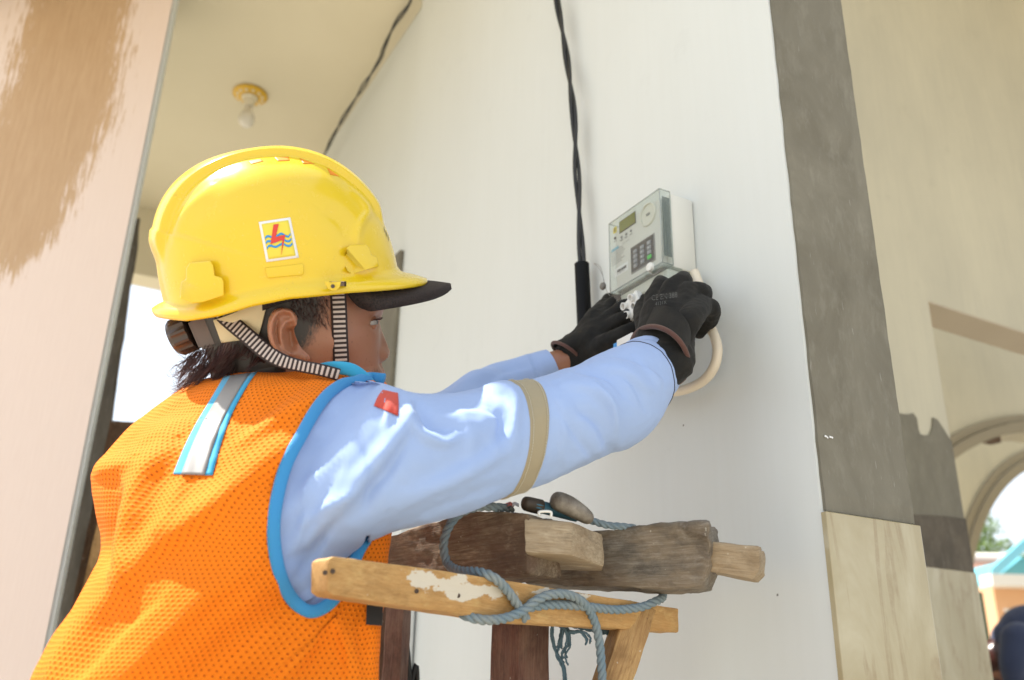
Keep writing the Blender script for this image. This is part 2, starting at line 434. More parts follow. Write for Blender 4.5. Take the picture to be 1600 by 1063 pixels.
def vest_mat():
    m = N('orange_mesh_fabric', 0.8); m.b.inputs['Sheen Weight'].default_value = 0.03; m.b.inputs['Specular IOR Level'].default_value = 0.25
    uv0 = m.uv(); wv = m.n('TexNoise'); m.l(uv0, wv.inputs['Vector']); wv.inputs['Scale'].default_value = 14; wv.inputs['Detail'].default_value = 2
    vm = m.n('VectorMath', operation='MULTIPLY_ADD'); m.l(wv.outputs['Color'], vm.inputs[0]); vm.inputs[1].default_value = (.009, .009, 0); m.l(uv0, vm.inputs[2])
    uv = vm.outputs[0]; s = m.sep(uv)
    # staggered round perforations, 6.4 mm apart
    per = 0.0060
    x = m.math('DIVIDE', s[0], per); y = m.math('DIVIDE', s[1], per * 0.80)
    row = m.math('FLOOR', y); odd = m.math('MULTIPLY', m.math('MODULO', m.math('ABSOLUTE', row), 2.0), 0.5)
    fx = m.math('SUBTRACT', m.math('FRACT', m.math('ADD', x, odd)), 0.5); fy = m.math('SUBTRACT', m.math('FRACT', y), 0.5)
    fy = m.math('MULTIPLY', fy, 0.72)
    r = m.math('SQRT', m.math('ADD', m.math('MULTIPLY', fx, fx), m.math('MULTIPLY', fy, fy)))
    hole = m.ramp(r, [(0.13, (1, 1, 1)), (0.185, (0, 0, 0))])
    dish = m.ramp(r, [(0.15, (0, 0, 0)), (0.46, (1, 1, 1))])
    a = m.noise(m.obj(), 9, 4, 0.6)
    m.col(m.mix(a, (1.0, 0.25, 0.007), (0.98, 0.225, 0.006)))
    m.bump(dish, 0.6, 0.0012); m.bump(m.noise(m.mp(uv, (900, 2600, 1)), 1, 2), 0.15, 0.0006)
    tr0 = m.n('BsdfTransparent'); bk_ = m.n('BsdfDiffuse'); bk_.inputs[0].default_value = (0.55, 0.10, 0.012, 1)
    tr = m.n('MixShader'); tr.inputs[0].default_value = 0.7; m.l(tr0.outputs[0], tr.inputs[1]); m.l(bk_.outputs[0], tr.inputs[2]); tl = m.n('BsdfTranslucent'); tl.inputs[0].default_value = (1.0, 0.30, 0.015, 1)
    mx0 = m.n('MixShader'); mx0.inputs[0].default_value = 0.2
    m.l(m.b.outputs[0], mx0.inputs[1]); m.l(tl.outputs[0], mx0.inputs[2])
    mx = m.n('MixShader'); m.l(hole, mx.inputs[0]); m.l(mx0.outputs[0], mx.inputs[1]); m.l(tr.outputs[0], mx.inputs[2])
    out = m.t.nodes['Material Output']; m.l(mx.outputs[0], out.inputs[0]); return m.m
M['vest'] = vest_mat()

def helmet_mat():
    m = N('yellow_abs_plastic', 0.22); o = m.obj()
    sc = m.ramp(m.noise(m.mp(o, (30, 30, 120), rot=(0.4, 0.3, 0.2)), 4, 6, 0.7), [(0.64, (0, 0, 0)), (0.72, (1, 1, 1))])
    dirt = m.ramp(m.noise(o, 26, 8, 0.75), [(0.62, (0, 0, 0)), (0.74, (1, 1, 1))])
    col = m.mix(m.math('MULTIPLY', dirt, 0.55), (0.70, 0.505, 0.014), (0.24, 0.18, 0.05))
    col = m.mix(m.math('MULTIPLY', sc, 0.4), col, (0.9, 0.8, 0.4))
    m.col(col); m.rgh(m.math('MULTIPLY_ADD', m.noise(o, 40, 5, 0.7), 0.22, 0.14))
    m.b.inputs['Subsurface Weight'].default_value = 0.12; m.b.inputs['Subsurface Radius'].default_value = (0.006, 0.004, 0.001)
    m.b.inputs['Coat Weight'].default_value = 0.4; m.b.inputs['Coat Roughness'].default_value = 0.12
    return m.m
M['helmet'] = helmet_mat()
M['vent'] = N('painted_vent_glow', 0.5).col((0.75, 0.24, 0.01)).m  # orange stands in for sunlight glowing through the vents
def skin_mat():
    m = N('brown_skin', 0.43); o = m.obj()
    a = m.noise(o, 22, 5, 0.6); pore = m.noise(o, 520, 3, 0.6); fr = m.ramp(m.noise(o, 240, 3, 0.5), [(0.66, (0, 0, 0)), (0.72, (1, 1, 1))])
    col = m.mix(a, (0.36, 0.165, 0.095), (0.285, 0.12, 0.066))
    col = m.mix(m.math('MULTIPLY', fr, 0.55), col, (0.13, 0.05, 0.03))
    hair = m.atf('hair')
    hn = m.noise(m.mp(o, (1, 1, 0.35)), 420, 3, 0.7)
    hm = m.ramp(m.math('ADD', hair, m.math('MULTIPLY', m.math('SUBTRACT', hn, 0.5), 0.9)), [(0.30, (0, 0, 0)), (0.80, (1, 1, 1))])
    col = m.mix(hm, col, (0.016, 0.010, 0.008))
    m.col(col).bump(pore, 0.25, 0.0006); m.bump(hm, 0.2, 0.001)
    m.b.inputs['Subsurface Weight'].default_value = 0.25; m.b.inputs['Subsurface Radius'].default_value = (0.010, 0.0035, 0.0015)
    m.b.inputs['Subsurface Scale'].default_value = 1.0
    return m.m
M['skin'] = skin_mat()
M['hair'] = N('dark_hair', 0.3).col((0.045, 0.010, 0.007)).m  # red tint puts the backlit glow of the nape into the colour
M['eye'] = plain('eye_white', (0.36, 0.33, 0.31), 0.15)
M['iris'] = plain('dark_iris', (0.01, 0.006, 0.004), 0.05)
def glove_mat():
    m = N('black_knitted_glove', 0.78); o = m.obj()
    k = m.noise(o, 900, 2, 0.5); big = m.noise(o, 30, 5, 0.65)
    col = m.mix(m.ramp(big, [(0.4, (0, 0, 0)), (0.75, (1, 1, 1))]), (0.0042, 0.0040, 0.0038), (0.017, 0.0148, 0.012))
    m.col(col).bump(k, 0.5, 0.0008); m.b.inputs['Sheen Weight'].default_value = 0.03; m.b.inputs['Specular IOR Level'].default_value = 0.3; return m.m
M['glove'] = glove_mat()
M['brown_cuff'] = fabric('brown_cuff_binding', (0.09, 0.035, 0.025), bump=0.4)
M['glove_print'] = plain('faded_grey_print', (0.085, 0.085, 0.08), 0.7)
def strap_mat():
    m = N('striped_webbing', 0.7); s = m.sep(m.uv())
    st = m.ramp(m.math('FRACT', m.math('DIVIDE', s[0], 0.0054)), [(0.44, (0, 0, 0)), (0.52, (1, 1, 1))])
    e = m.math('ABSOLUTE', m.math('SUBTRACT', s[1], 0.5))
    ed = m.ramp(e, [(0.36, (0, 0, 0)), (0.39, (1, 1, 1))])
    st2 = m.mix(ed, st, (1, 1, 1))
    m.col(m.mix(st2, (0.50, 0.43, 0.40), (0.022, 0.012, 0.012))).bump(st, -0.4, 0.0008); return m.m
M['strap'] = strap_mat()
def mesh_black():
    m = N('dark_spacer_mesh', 0.8); v = m.n('TexVoronoi'); m.l(m.obj(), v.inputs['Vector']); v.inputs['Scale'].default_value = 480
    f = m.ramp(v.outputs['Distance'], [(0.2, (0, 0, 0)), (0.5, (1, 1, 1))])
    m.col(m.mix(f, (0.006, 0.004, 0.004), (0.024, 0.015, 0.014))).bump(f, 0.6, 0.001); return m.m
M['mesh_black'] = mesh_black()
M['cream_plastic'] = N('cream_plastic', 0.4).col((0.60, 0.52, 0.33)).m
M['dark_plastic'] = N('dark_brown_plastic', 0.35).col((0.05, 0.035, 0.03)).m
M['grey_plastic'] = N('grey_brown_plastic', 0.4).col((0.12, 0.09, 0.085)).m
M['black_plastic'] = N('black_plastic', 0.3).col((0.012, 0.012, 0.013)).m
M['black_rubber'] = N('black_cable_sheath', 0.45).col((0.014, 0.014, 0.014)).m
M['meter'] = N('light_grey_meter_plastic', 0.42).col((0.66, 0.655, 0.61)).m
M['meter_panel'] = N('pale_meter_faceplate', 0.5).col((0.62, 0.62, 0.60)).m
M['print_grey'] = plain('grey_print', (0.22, 0.22, 0.22), 0.6)
M['print_black'] = plain('black_print', (0.03, 0.03, 0.035), 0.6)
M['print_blue'] = plain('blue_print', (0.20, 0.45, 0.62), 0.6)
M['print_yellow'] = plain('yellow_print', (0.72, 0.60, 0.06), 0.6)
M['print_white'] = plain('white_print', (0.75, 0.75, 0.77), 0.6)
M['lcd'] = N('olive_lcd_glass', 0.15).col((0.155, 0.18, 0.03)).m
M['key'] = N('grey_rubber_key', 0.5).col((0.25, 0.27, 0.31)).m
M['key_green'] = N('green_rubber_key', 0.45).col((0.03, 0.55, 0.06)).m
M['key_frame'] = N('dark_keypad_frame', 0.4).col((0.012, 0.016, 0.020)).m
M['white_plastic'] = N('white_plastic', 0.35).col((0.74, 0.74, 0.72)).m
M['blue_plastic'] = N('blue_plastic', 0.35).col((0.02, 0.25, 0.62)).m
M['cable_cream'] = N('cream_cable_sheath', 0.45).col((0.70, 0.62, 0.50)).m
def clear_mat():
    m = N('clear_polycarbonate', 0.06)
    tr = m.n('BsdfTransparent'); tr.inputs[0].default_value = (0.93, 0.95, 0.94, 1)
    gl = m.n('BsdfGlossy'); gl.inputs['Roughness'].default_value = 0.05; gl.inputs[0].default_value = (1, 1, 1, 1)
    df = m.n('BsdfDiffuse'); df.inputs[0].default_value = (0.75, 0.78, 0.77, 1)
    fr = m.n('Fresnel'); fr.inputs[0].default_value = 1.45; bk = m.n('NewGeometry')
    m1 = m.n('MixShader'); m1.inputs[0].default_value = 0.035; m.l(tr.outputs[0], m1.inputs[1]); m.l(df.outputs[0], m1.inputs[2])
    m2 = m.n('MixShader'); m.l(m.math('MULTIPLY', fr.outputs[0], m.math('SUBTRACT', 1.0, bk.outputs['Backfacing'])), m2.inputs[0]); m.l(m1.outputs[0], m2.inputs[1]); m.l(gl.outputs[0], m2.inputs[2])
    m.l(m2.outputs[0], m.t.nodes['Material Output'].inputs[0]); return m.m
M['clear'] = clear_mat()
def rope_mat():
    m = N('faded_blue_rope', 0.85); o = m.obj(); a = m.noise(o, 26, 4, 0.6); f = m.noise(m.mp(m.uv(), (700, 4, 1)), 1, 3)
    c = m.mix(m.ramp(a, [(0.35, (0, 0, 0)), (0.7, (1, 1, 1))]), (0.17, 0.245, 0.30), (0.28, 0.30, 0.29))
    m.col(m.mix(m.math('MULTIPLY', f, 0.5), c, (0.10, 0.14, 0.17))).bump(f, 0.6, 0.0008); return m.m
M['rope'] = rope_mat()
def rope_dark():
    m = N('dark_blue_rope', 0.85); o = m.obj(); a = m.noise(o, 60, 4, 0.6)
    m.col(m.mix(a, (0.035, 0.085, 0.125), (0.09, 0.14, 0.17))); return m.m
M['rope_dark'] = rope_dark()
M['tool_blue'] = N('blue_tool_handle', 0.4).col((0.05, 0.16, 0.24)).m
M['tool_brown'] = N('grimy_brown_grip', 0.55).col((0.055, 0.04, 0.028)).m
def grip_mat():
    m = N('grimy_grey_grip', 0.45); a = m.noise(m.obj(), 30, 6, 0.7)
    m.col(m.mix(m.ramp(a, [(0.35, (0, 0, 0)), (0.65, (1, 1, 1))]), (0.10, 0.08, 0.06), (0.30, 0.27, 0.23))); return m.m
M['tool_grey'] = grip_mat()
M['gold'] = N('gold_plastic_rosette', 0.4).col((0.60, 0.36, 0.02)).m
M['socket'] = N('ivory_lampholder', 0.4).col((0.68, 0.62, 0.48)).m
def bulb_mat():
    m = N('milky_bulb_glass', 0.1); m.col((0.80, 0.76, 0.68)); m.b.inputs['Transmission Weight'].default_value = 0.15; return m.m
M['bulb'] = bulb_mat()
M['bark'] = plain('tree_bark', (0.12, 0.09, 0.06), 0.9)
def leaf_mat():
    m = N('green_leaves', 0.6); i = m.n('ObjectInfo'); a = m.noise(m.obj(), 1.3, 3)
    m.col(m.mix(a, (0.16, 0.24, 0.06), (0.09, 0.16, 0.03))); return m.m
M['leaf'] = leaf_mat()
def rooftile():
    m = N('terracotta_roof_tiles', 0.85); o = m.obj(); a = m.noise(o, 2.5, 6, 0.7)
    m.col(m.mix(a, (0.30, 0.15, 0.10), (0.20, 0.11, 0.08))); return m.m
M['rooftile'] = rooftile()
M['blue_paint'] = plain('light_blue_painted_board', (0.16, 0.48, 0.62), 0.6)
M['blue_gable'] = plain('turquoise_gable_paint', (0.10, 0.38, 0.46), 0.6)
M['peach'] = plain('peach_house_paint', (0.62, 0.36, 0.20), 0.7)
M['white_trim'] = plain('white_eave_paint', (0.66, 0.63, 0.58), 0.6)
M['dark_window'] = plain('dark_window_glass', (0.03, 0.025, 0.025), 0.15)
M['brown_door'] = plain('brown_door_paint', (0.14, 0.05, 0.03), 0.5)
M['dark_green'] = plain('dark_green_iron', (0.02, 0.06, 0.035), 0.5)
M['arch_trim'] = plain('olive_grey_arch_trim', (0.27, 0.235, 0.17), 0.8)
M['soffit'] = paint_mat('pinkish_undercoat', (0.60, 0.52, 0.42), (0.54, 0.46, 0.37), smudge=0.2, rough=0.75)
M['seal_grey'] = N('lead_seal', 0.6).col((0.16, 0.15, 0.14)).m
M['wire'] = N('thin_steel_wire', 0.4, Metallic=0.7).col((0.35, 0.34, 0.33)).m
M['nail'] = N('rusty_nail_head', 0.7).col((0.05, 0.03, 0.02)).m
# ================================================================== THE PLACE
# --- ground sheet to the horizon
mk('ground', [(-600, -600, 0), (600, -600, 0), (600, 600, 0), (-600, 600, 0)], [(0, 1, 2, 3)], M['ground'], smooth=False)['kind'] = 'structure'

UW = 0.812            # face of the meter wall
V0 = 0.720            # its near end
CEIL = 3.165
T = 0.158             # wall thickness

# --- meter wall: core, end skim of bare plaster, travertine tiles at the foot of the end face
wall = thing('meter_wall', W(UW + T / 2, 1.6, 0), 'white painted wall carrying the electricity meter, its near end bare grey plaster over travertine', 'wall')
bm = ubox(UW, UW + T, V0 + 0.004, 2.09, 0, CEIL)
bmesh.ops.subdivide_edges(bm, edges=[e for e in bm.edges], cuts=3, use_grid_fill=True)
from_bm('painted_core', bm, M['wall'], wall)
from_bm('far_panel', ubox(UW + 0.02, UW + T, 2.092, 4.1, 2.28, CEIL), M['wall'], wall)
# slightly ragged plaster end skim
bm = bmesh.new(); nz = 90
zz = np.linspace(1.348, CEIL, nz); ring = []
for i, z in enumerate(zz):
    j = 0.0016 * noise.noise(Vector((0, 0, z * 30))) + 0.0012 * noise.noise(Vector((3, 0, z * 90)))
    k = 0.0012 * noise.noise(Vector((9, 0, z * 26)))
    ring.append([bm.verts.new(tuple(W(u, v, z))) for u, v in ((UW + 0.0035 + j, V0 + 0.004), (UW + 0.0035 + j, V0 + k), (UW + T - 0.002, V0 + k), (UW + T - 0.002, V0 + 0.004))])
for i in range(nz - 1):
    for a in range(3):
        bm.faces.new((ring[i][a], ring[i][a + 1], ring[i + 1][a + 1], ring[i + 1][a]))
bmesh.ops.recalc_face_normals(bm, faces=bm.faces)
from_bm('plaster_skim', bm, M['plaster'], wall)
zt = 1.346
for k in range(3):
    z1 = zt - k * 0.602; z0 = max(z1 - 0.6, 0.0)
    from_bm('tile', ubox(UW - 0.002, UW + T + 0.002, V0 - 0.005, V0 + 0.0035, z0, z1, 0.0012), M['travertine'], wall)

random.seed(5)
for x, y in [(1068, 665), (1215, 930)]:
    c = on_plane(x, y, U, UW - .0002); r = random.uniform(.0007, .0014)
    from_bm('paint_speck', box8([c + V * a + Z * b - U * h for h in (0, .0004) for a, b in ((-r, -r * .7), (r * 1.2, -r), (r, r), (-r * .8, r * 1.3))]), M['print_grey'], wall)
for x, y, w in [(1290, 682, .0022), (1293, 684, .001), (1297, 683, .0016), (1300, 684, .0016)]:
    c = on_plane(x, y, V, V0 - .0014)
    from_bm('chalk_mark', box8([c + U * a + Z * b - V * h for h in (0, .0005) for a, b in ((-w, -.0008), (w * .6, -.0012), (w, .0007), (-w * .5, .0014))]), M['print_white'], wall)

# --- ceiling of the porch strip along the wall (its free edge runs along V at U = 0.15)
EAVE = -0.38
bm = ubox(EAVE, UW + T + 0.02, 0.88, 4.12, CEIL + 0.003, CEIL + 0.12)
bm = bm_join(bm, ubox(EAVE + 0.0, UW + T, 3.98, 4.12, CEIL - 0.33, CEIL + 0.002))
tag(from_bm('ceiling', bm, M['ceiling']), kind='structure')
tag(from_bm('light_cutting_beam', ubox(EAVE - 0.16, EAVE - 0.002, 1.7, 4.12, CEIL - 0.30, CEIL + 0.12, 0.004), M['ceiling']), 'unseen beam added along the free edge of the porch ceiling to cut the light', 'beam')  # added out of view to dim the upper wall and the ceiling

# --- grey plaster pilaster strip where the wall stops, far behind the worker
bm = ubox(UW - 0.012, UW + 0.16, 2.092, 2.26, 0, 2.275, 0.004)
tag(from_bm('plaster_pilaster', bm, M['plaster_dark']), 'grey unpainted plaster pilaster just behind the worker\'s face', 'pilaster')
# white low board at the wall foot behind the trestle
bm = ubox(UW - 0.05, UW - 0.004, 1.86, 2.05, 0, 1.50, 0.004)
tag(from_bm('door_board', bm, M['wall']), 'white board standing against the wall behind the wooden trestle', 'board')

# --- left pillar with primer showing through brushed white paint
pe0, pe1 = P(268, 0, 2.2), P(60, 1063, 2.2)
edge_xy = np.array([-0.457 * 2.2 * 1.0, 0, 0])
pe = P(164, 531, 2.25); pe[2] = 0
pdir = nrm(np.array([-0.97, -0.24, 0]))                 # leftwards along the face, coming nearer
pnrm = np.array([pdir[1], -pdir[0], 0.0]); 
if pnrm[1] > 0: pnrm = -pnrm
pil = thing('porch_pillar', pe + pdir * 0.35 - pnrm * 0.1, 'pinkish white pillar with a broad unfinished patch of tan primer', 'pillar')
nx_, nz_ = 90, 160
vs, gr, pr = [], [], []
# primer outline in photo pixels (right boundary of the tan patch), read at heights on the pillar
bx = np.interp
for j in range(nz_):
    z = 3.3 * j / (nz_ - 1)
    for i in range(nx_):
        q = pe + pdir * (0.85 * i / (nx_ - 1)) + Z * z
        vs.append(q); gr.append((0.85 * i / (nx_ - 1), 0, z))
q = proj(np.array(vs))
RB = np.array([(-80, 208), (0, 205), (60, 198), (130, 190), (200, 175), (260, 140), (320, 105), (380, 85), (410, 40), (440, 5), (470, -30), (1200, -400)])
for a, b, c in q:
    rb = np.interp(b, RB[:, 0], RB[:, 1])
    lb = np.interp(b, [-80, 0, 60, 120, 190, 240], [60, 44, 30, 12, -8, -60])
    bot = (430 - b)
    pr.append(np.clip(min((rb - a), (a - lb), bot * 0.8) / FPX * 2.1, -0.4, 0.4))
mk('painted_face', vs, grid_faces(nx_, nz_, False, True), M['pillar'], pil, attr={'grain': gr, 'prime': pr})
def pbox(s0, s1, d0, d1, z0, z1):
    c = lambda s, d, z: pe + pdir * s - pnrm * d + Z * z
    return box8([c(s0, d0, z0), c(s1, d0, z0), c(s1, d1, z0), c(s0, d1, z0), c(s0, d0, z1), c(s1, d0, z1), c(s1, d1, z1), c(s0, d1, z1)])
from_bm('core', pbox(0.10, 0.8485, 0.002, 0.30, 0, 3.3), M['wall'], pil)
from_bm('side_return', pbox(-0.008, 0.098, 0.012, 0.05, 0, 3.3), M['wall'], pil)
# dark strip at the very left top corner: another timber edge
# --- rough concrete post behind the pillar
q0, q1 = P(212, 345, 2.9), P(100, 1000, 2.9)
po = P(150, 690, 2.75); po[2] = 0
timb = [P(205, 342, 2.9), P(221, 343, 2.9)]
a = P(213, 342, 2.9); top = a[2]
base = np.array([a[0], a[1], 0.0])
side = nrm(np.array([1.0, -0.35, 0])); away = np.array([-0.45, 1.0, 0]) / 1.1
o = timber('concrete_post', [base - side * .10, base + side * .16, base + side * .016 + Z * top, base - side * .11 + Z * top], away * 0.10, M['rough_concrete'],
           bevel=0.006, L=0.05, rough=0.006, axis=Z)
tag(o, 'rough grey brown post standing between the pillar and the open sky', 'post')
# scaffold boards at the left behind the back of the worker
def px_board(name, poly, d, depth, mat, axis, label, group=None, bevel=0.002, rough=0.002, L=0.03, seed=0):
    pts = [P(x, y, d if not isinstance(d, (list, tuple)) else d[i]) for i, (x, y) in enumerate(poly)]
    o = timber(name, pts, depth, mat, None, bevel=bevel, L=L, rough=rough, axis=axis, seed=seed)
    return tag(o, label, 'timber', group)
AW = nrm(np.array([0.15, 1.0, 0.0]))
px_board('scaffold_board', [(172, 657), (214, 660), (190, 1000), (100, 1000)], 2.3, AW * 0.05, M['wood_dark'], P(193, 657, 2.3) - P(145, 1000, 2.3), 'dark brown upright board behind the orange vest, topmost against the sky', 'scaffold timbers behind the worker')
px_board('scaffold_board', [(158, 790), (178, 790), (140, 1063), (95, 1063)], 2.15, AW * 0.04, M['wood_brace'], P(168, 790, 2.15) - P(118, 1063, 2.15), 'thin tan upright strip behind the worker\'s lower back', 'scaffold timbers behind the worker')

# --- second wall to the right: pillar jamb, lintel, opening
V2 = 1.55
def onV(px, py, v): return on_plane(px, py, V, v)
lint = onV(1450, 470, V2); uj = lint.dot(U); zl = lint[2]
sof = on_plane(1462, 512, Z, zl); v2b = sof.dot(V)
rear = thing('arcade_wall', W(uj, V2 + .1, 0), 'cream inner wall with a square opening seen right of the bare plaster wall end', 'wall')
TW = min(max(v2b - V2, 0.12), 0.35)
hd_bm = (ubox(UW + T + 0.002, uj + 3.2, V2, V2 + TW, zl, max(onV(1600, -30, V2)[2] + .049, 3.199)))
ztile = onV(1480, 891, V2)[2]
zrag = onV(1440, 665, V2)[2]
from_bm('wall_body', bm_join(hd_bm, ubox(UW + T + 0.002, uj, V2, V2 + TW, 0, zl - 0.0002)), M['cream'], rear)
from_bm('soffit_skim', ubox(uj + 0.001, uj + 3.2, V2 + 0.001, V2 + TW - 0.001, zl - 0.004, zl - 0.0005), M['soffit'], rear)
# ragged plaster coat on the jamb front
rag = [(1380, 650), (1412, 648), (1418, 648), (1425, 646), (1431, 654), (1433, 670), (1436, 679), (1443, 681), (1451, 680), (1455, 668), (1456, 653), (1463, 656), (1471, 668), (1481, 690)]
us = [onV(x, y, V2).dot(U) for x, y in rag]; zs = [onV(x, y, V2)[2] for x, y in rag]
us[0] = UW + T + 0.003; us[-1] = uj - 0.0005
bm = bmesh.new(); topv, botv, tb, bb = [], [], [], []
zmid = onV(1480, 812, V2)[2]
for layer, (z_lo, mt, vo) in enumerate([(ztile + 0.001, 'plaster_dark', 0.0)]):
    for a_, b_ in zip(us, zs):
        topv.append(bm.verts.new(tuple(W(a_, V2 - .004, b_)))); botv.append(bm.verts.new(tuple(W(a_, V2 - .004, z_lo))))
        tb.append(bm.verts.new(tuple(W(a_, V2 - 0.0003, b_)))); bb.append(bm.verts.new(tuple(W(a_, V2 - 0.0003, z_lo))))
for i in range(len(us) - 1):
    bm.faces.new((botv[i], botv[i + 1], topv[i + 1], topv[i])); bm.faces.new((topv[i], topv[i + 1], tb[i + 1], tb[i])); bm.faces.new((bb[i], bb[i + 1], botv[i + 1], botv[i]))
bm.faces.new((botv[-1], bb[-1], tb[-1], topv[-1]))
bmesh.ops.recalc_face_normals(bm, faces=bm.faces)
from_bm('plaster_coat', bm, M['plaster_dark'], rear)
us2 = np.linspace(UW + T + 0.004, uj + 0.0005, 14)
bm = bmesh.new(); tv = []; bv = []
for k, a_ in enumerate(us2):
    zz_ = zmid + 0.012 * math.sin(k * 1.7) + 0.01 * math.sin(k * 3.9 + 1)
    tv.append(bm.verts.new(tuple(W(a_, V2 - 0.008, zz_)))); bv.append(bm.verts.new(tuple(W(a_, V2 - 0.008, ztile + 0.0005))))
for k in range(13): bm.faces.new((bv[k], bv[k + 1], tv[k + 1], tv[k]))
r = bmesh.ops.extrude_face_region(bm, geom=bm.faces[:]); bmesh.ops.translate(bm, verts=[v for v in r['geom'] if isinstance(v, bmesh.types.BMVert)], vec=Vector(V * 0.0036))
bmesh.ops.recalc_face_normals(bm, faces=bm.faces)
from_bm('damp_plaster_band', bm, M['rough_concrete'], rear)
for k in range(3):
    z1 = ztile - k * 0.602; z0 = max(z1 - 0.6, 0)
    from_bm('tile', ubox(UW + T + 0.004, uj + 0.003, V2 - 0.011, V2 - 0.001, z0, z1, 0.0012), M['travertine'], rear)
# roof over the right hand room, keeps it dim
ZS = onV(1600, -30, V2)[2] + .05
from_bm('room_slab', ubox(UW + T + 0.022, uj + 5.0, -1.2, V2 + TW, max(ZS, 3.2), max(ZS, 3.2) + .12), M['cream'], rear)

# --- two arch walls beyond
def circle3(p):
    (x1, y1), (x2, y2), (x3, y3) = p
    A = np.array([[2 * (x2 - x1), 2 * (y2 - y1)], [2 * (x3 - x1), 2 * (y3 - y1)]])
    b = np.array([x2 ** 2 - x1 ** 2 + y2 ** 2 - y1 ** 2, x3 ** 2 - x1 ** 2 + y3 ** 2 - y1 ** 2])
    c = np.linalg.solve(A, b); return c[0], c[1], math.hypot(x1 - c[0], y1 - c[1])
def arch_wall(name, v, pts, thick, trim, ztop, label, u_left=None, u_right=None):
    q = [onV(x, y, v) for x, y in pts]
    cu, cz, R = circle3([(p.dot(U), p[2]) for p in q])
    t = thing(name, W(cu, v, 0), label, 'archway')
    nseg = 40; ul = u_left if u_left is not None else cu - R - 3; ur = u_right if u_right is not None else cu + R + 3
    bm = bmesh.new()
    def plate(vv):
        inner, outer = [], []
        for k in range(nseg + 1):
            a = math.pi - math.pi * k / nseg
            uu, zz2 = cu + R * math.cos(a), cz + R * math.sin(a)
            inner.append(bm.verts.new(tuple(W(uu, vv, zz2)))); outer.append(bm.verts.new(tuple(W(uu, vv, ztop))))
        il = bm.verts.new(tuple(W(cu - R, vv, 0))); ir = bm.verts.new(tuple(W(cu + R, vv, 0)))
        l0, l1, l2 = (bm.verts.new(tuple(W(ul, vv, z))) for z in (0, cz, ztop)); r0, r1, r2 = (bm.verts.new(tuple(W(ur, vv, z))) for z in (0, cz, ztop))
        for k in range(nseg): bm.faces.new((inner[k], inner[k + 1], outer[k + 1], outer[k]))
        bm.faces.new((l0, il, inner[0], l1)); bm.faces.new((l1, inner[0], outer[0], l2))
        bm.faces.new((ir, r0, r1, inner[-1])); bm.faces.new((inner[-1], r1, r2, outer[-1]))
        return [il] + inner + [ir]
    a = plate(v); b = plate(v + thick)
    for k in range(len(a) - 1): bm.faces.new((a[k], a[k + 1], b[k + 1], b[k]))
    bmesh.ops.recalc_face_normals(bm, faces=bm.faces)
    from_bm('arch_panel', bm, M['cream'], t)
    # raised trim band round the opening: two stepped mouldings
    for k, (r0, r1, pr_) in enumerate([(0.0, trim * 0.55, 0.045), (trim * 0.55 + 0.002, trim, 0.025)]):
        bm = bmesh.new(); prev = None
        sect = [(R + r0 + 0.001, -0.001), (R + r0 + 0.001, -pr_), (R + r1, -pr_), (R + r1, -0.001)]
        ang = [math.pi - math.pi * i / 48 for i in range(49)]
        rows = []
        for s_, off in sect:
            rows.append([bm.verts.new(tuple(W(cu - s_, v + off, 0)))] + [bm.verts.new(tuple(W(cu + s_ * math.cos(x), v + off, cz + s_ * math.sin(x)))) for x in ang] + [bm.verts.new(tuple(W(cu + s_, v + off, 0)))])
        for a_ in range(3):
            for i in range(len(rows[0]) - 1): bm.faces.new((rows[a_][i], rows[a_][i + 1], rows[a_ + 1][i + 1], rows[a_ + 1][i]))
        bmesh.ops.recalc_face_normals(bm, faces=bm.faces)
        from_bm('trim_moulding', bm, M['arch_trim'], t, smooth=True, angle=0.6)
    return t, cu, cz, R
tA, cuA, czA, RA = arch_wall('archway', 2.9, [(1492, 712), (1540, 688), (1600, 676)], 0.22, 0.10, 4.2, 'nearer cream archway with olive grey moulding, at the right edge behind the square opening', u_left=UW + T + 0.03)
tB, cuB, czB, RB_ = arch_wall('archway', 4.4, [(1524, 838), (1548, 785), (1600, 735)], 0.25, 0.15, 4.2, 'farther archway framing the bright sky and the blue gabled house', u_left=UW + T + 0.03)
# small wooden block under the near arch
c_ = onV(1555, 683, 2.92)
o = from_bm('hanging_block', ubox(c_.dot(U) - 0.07, c_.dot(U) + 0.07, 2.93, 3.0, c_[2] - 0.02, c_[2] + 0.02, 0.004), M['wood_dark'])
tag(o, 'small brown block fixed under the crown of the nearer arch', 'block')

# ================================================================== OBJECTS ON THE WALL AND CEILING
def Q(px, py, off):
    """point off metres in front of the meter wall"""
    return on_plane(px, py, U, UW - off)
def disc_bm(c, n, r, h, seg=24, r2=None, hole=None):
    bm = bmesh.new(); n = nrm(np.asarray(n)); a = nrm(np.cross(n, (0.31, 0.2, 0.93))); b = np.cross(n, a)
    r2 = r if r2 is None else r2
    rings = [(r, 0), (r2, h)] + ([(hole, h), (hole, h * 0.2)] if hole else [])
    V_ = [[bm.verts.new(tuple(np.asarray(c) + n * z + q * (math.cos(2 * math.pi * k / seg) * a + math.sin(2 * math.pi * k / seg) * b))) for k in range(seg)] for q, z in rings]
    for x, y in zip(V_[:-1], V_[1:]):
        for k in range(seg): bm.faces.new((x[k], x[(k + 1) % seg], y[(k + 1) % seg], y[k]))
    bm.faces.new(V_[0][::-1]); bm.faces.new(V_[-1])
    bmesh.ops.recalc_face_normals(bm, faces=bm.faces)
    return bm
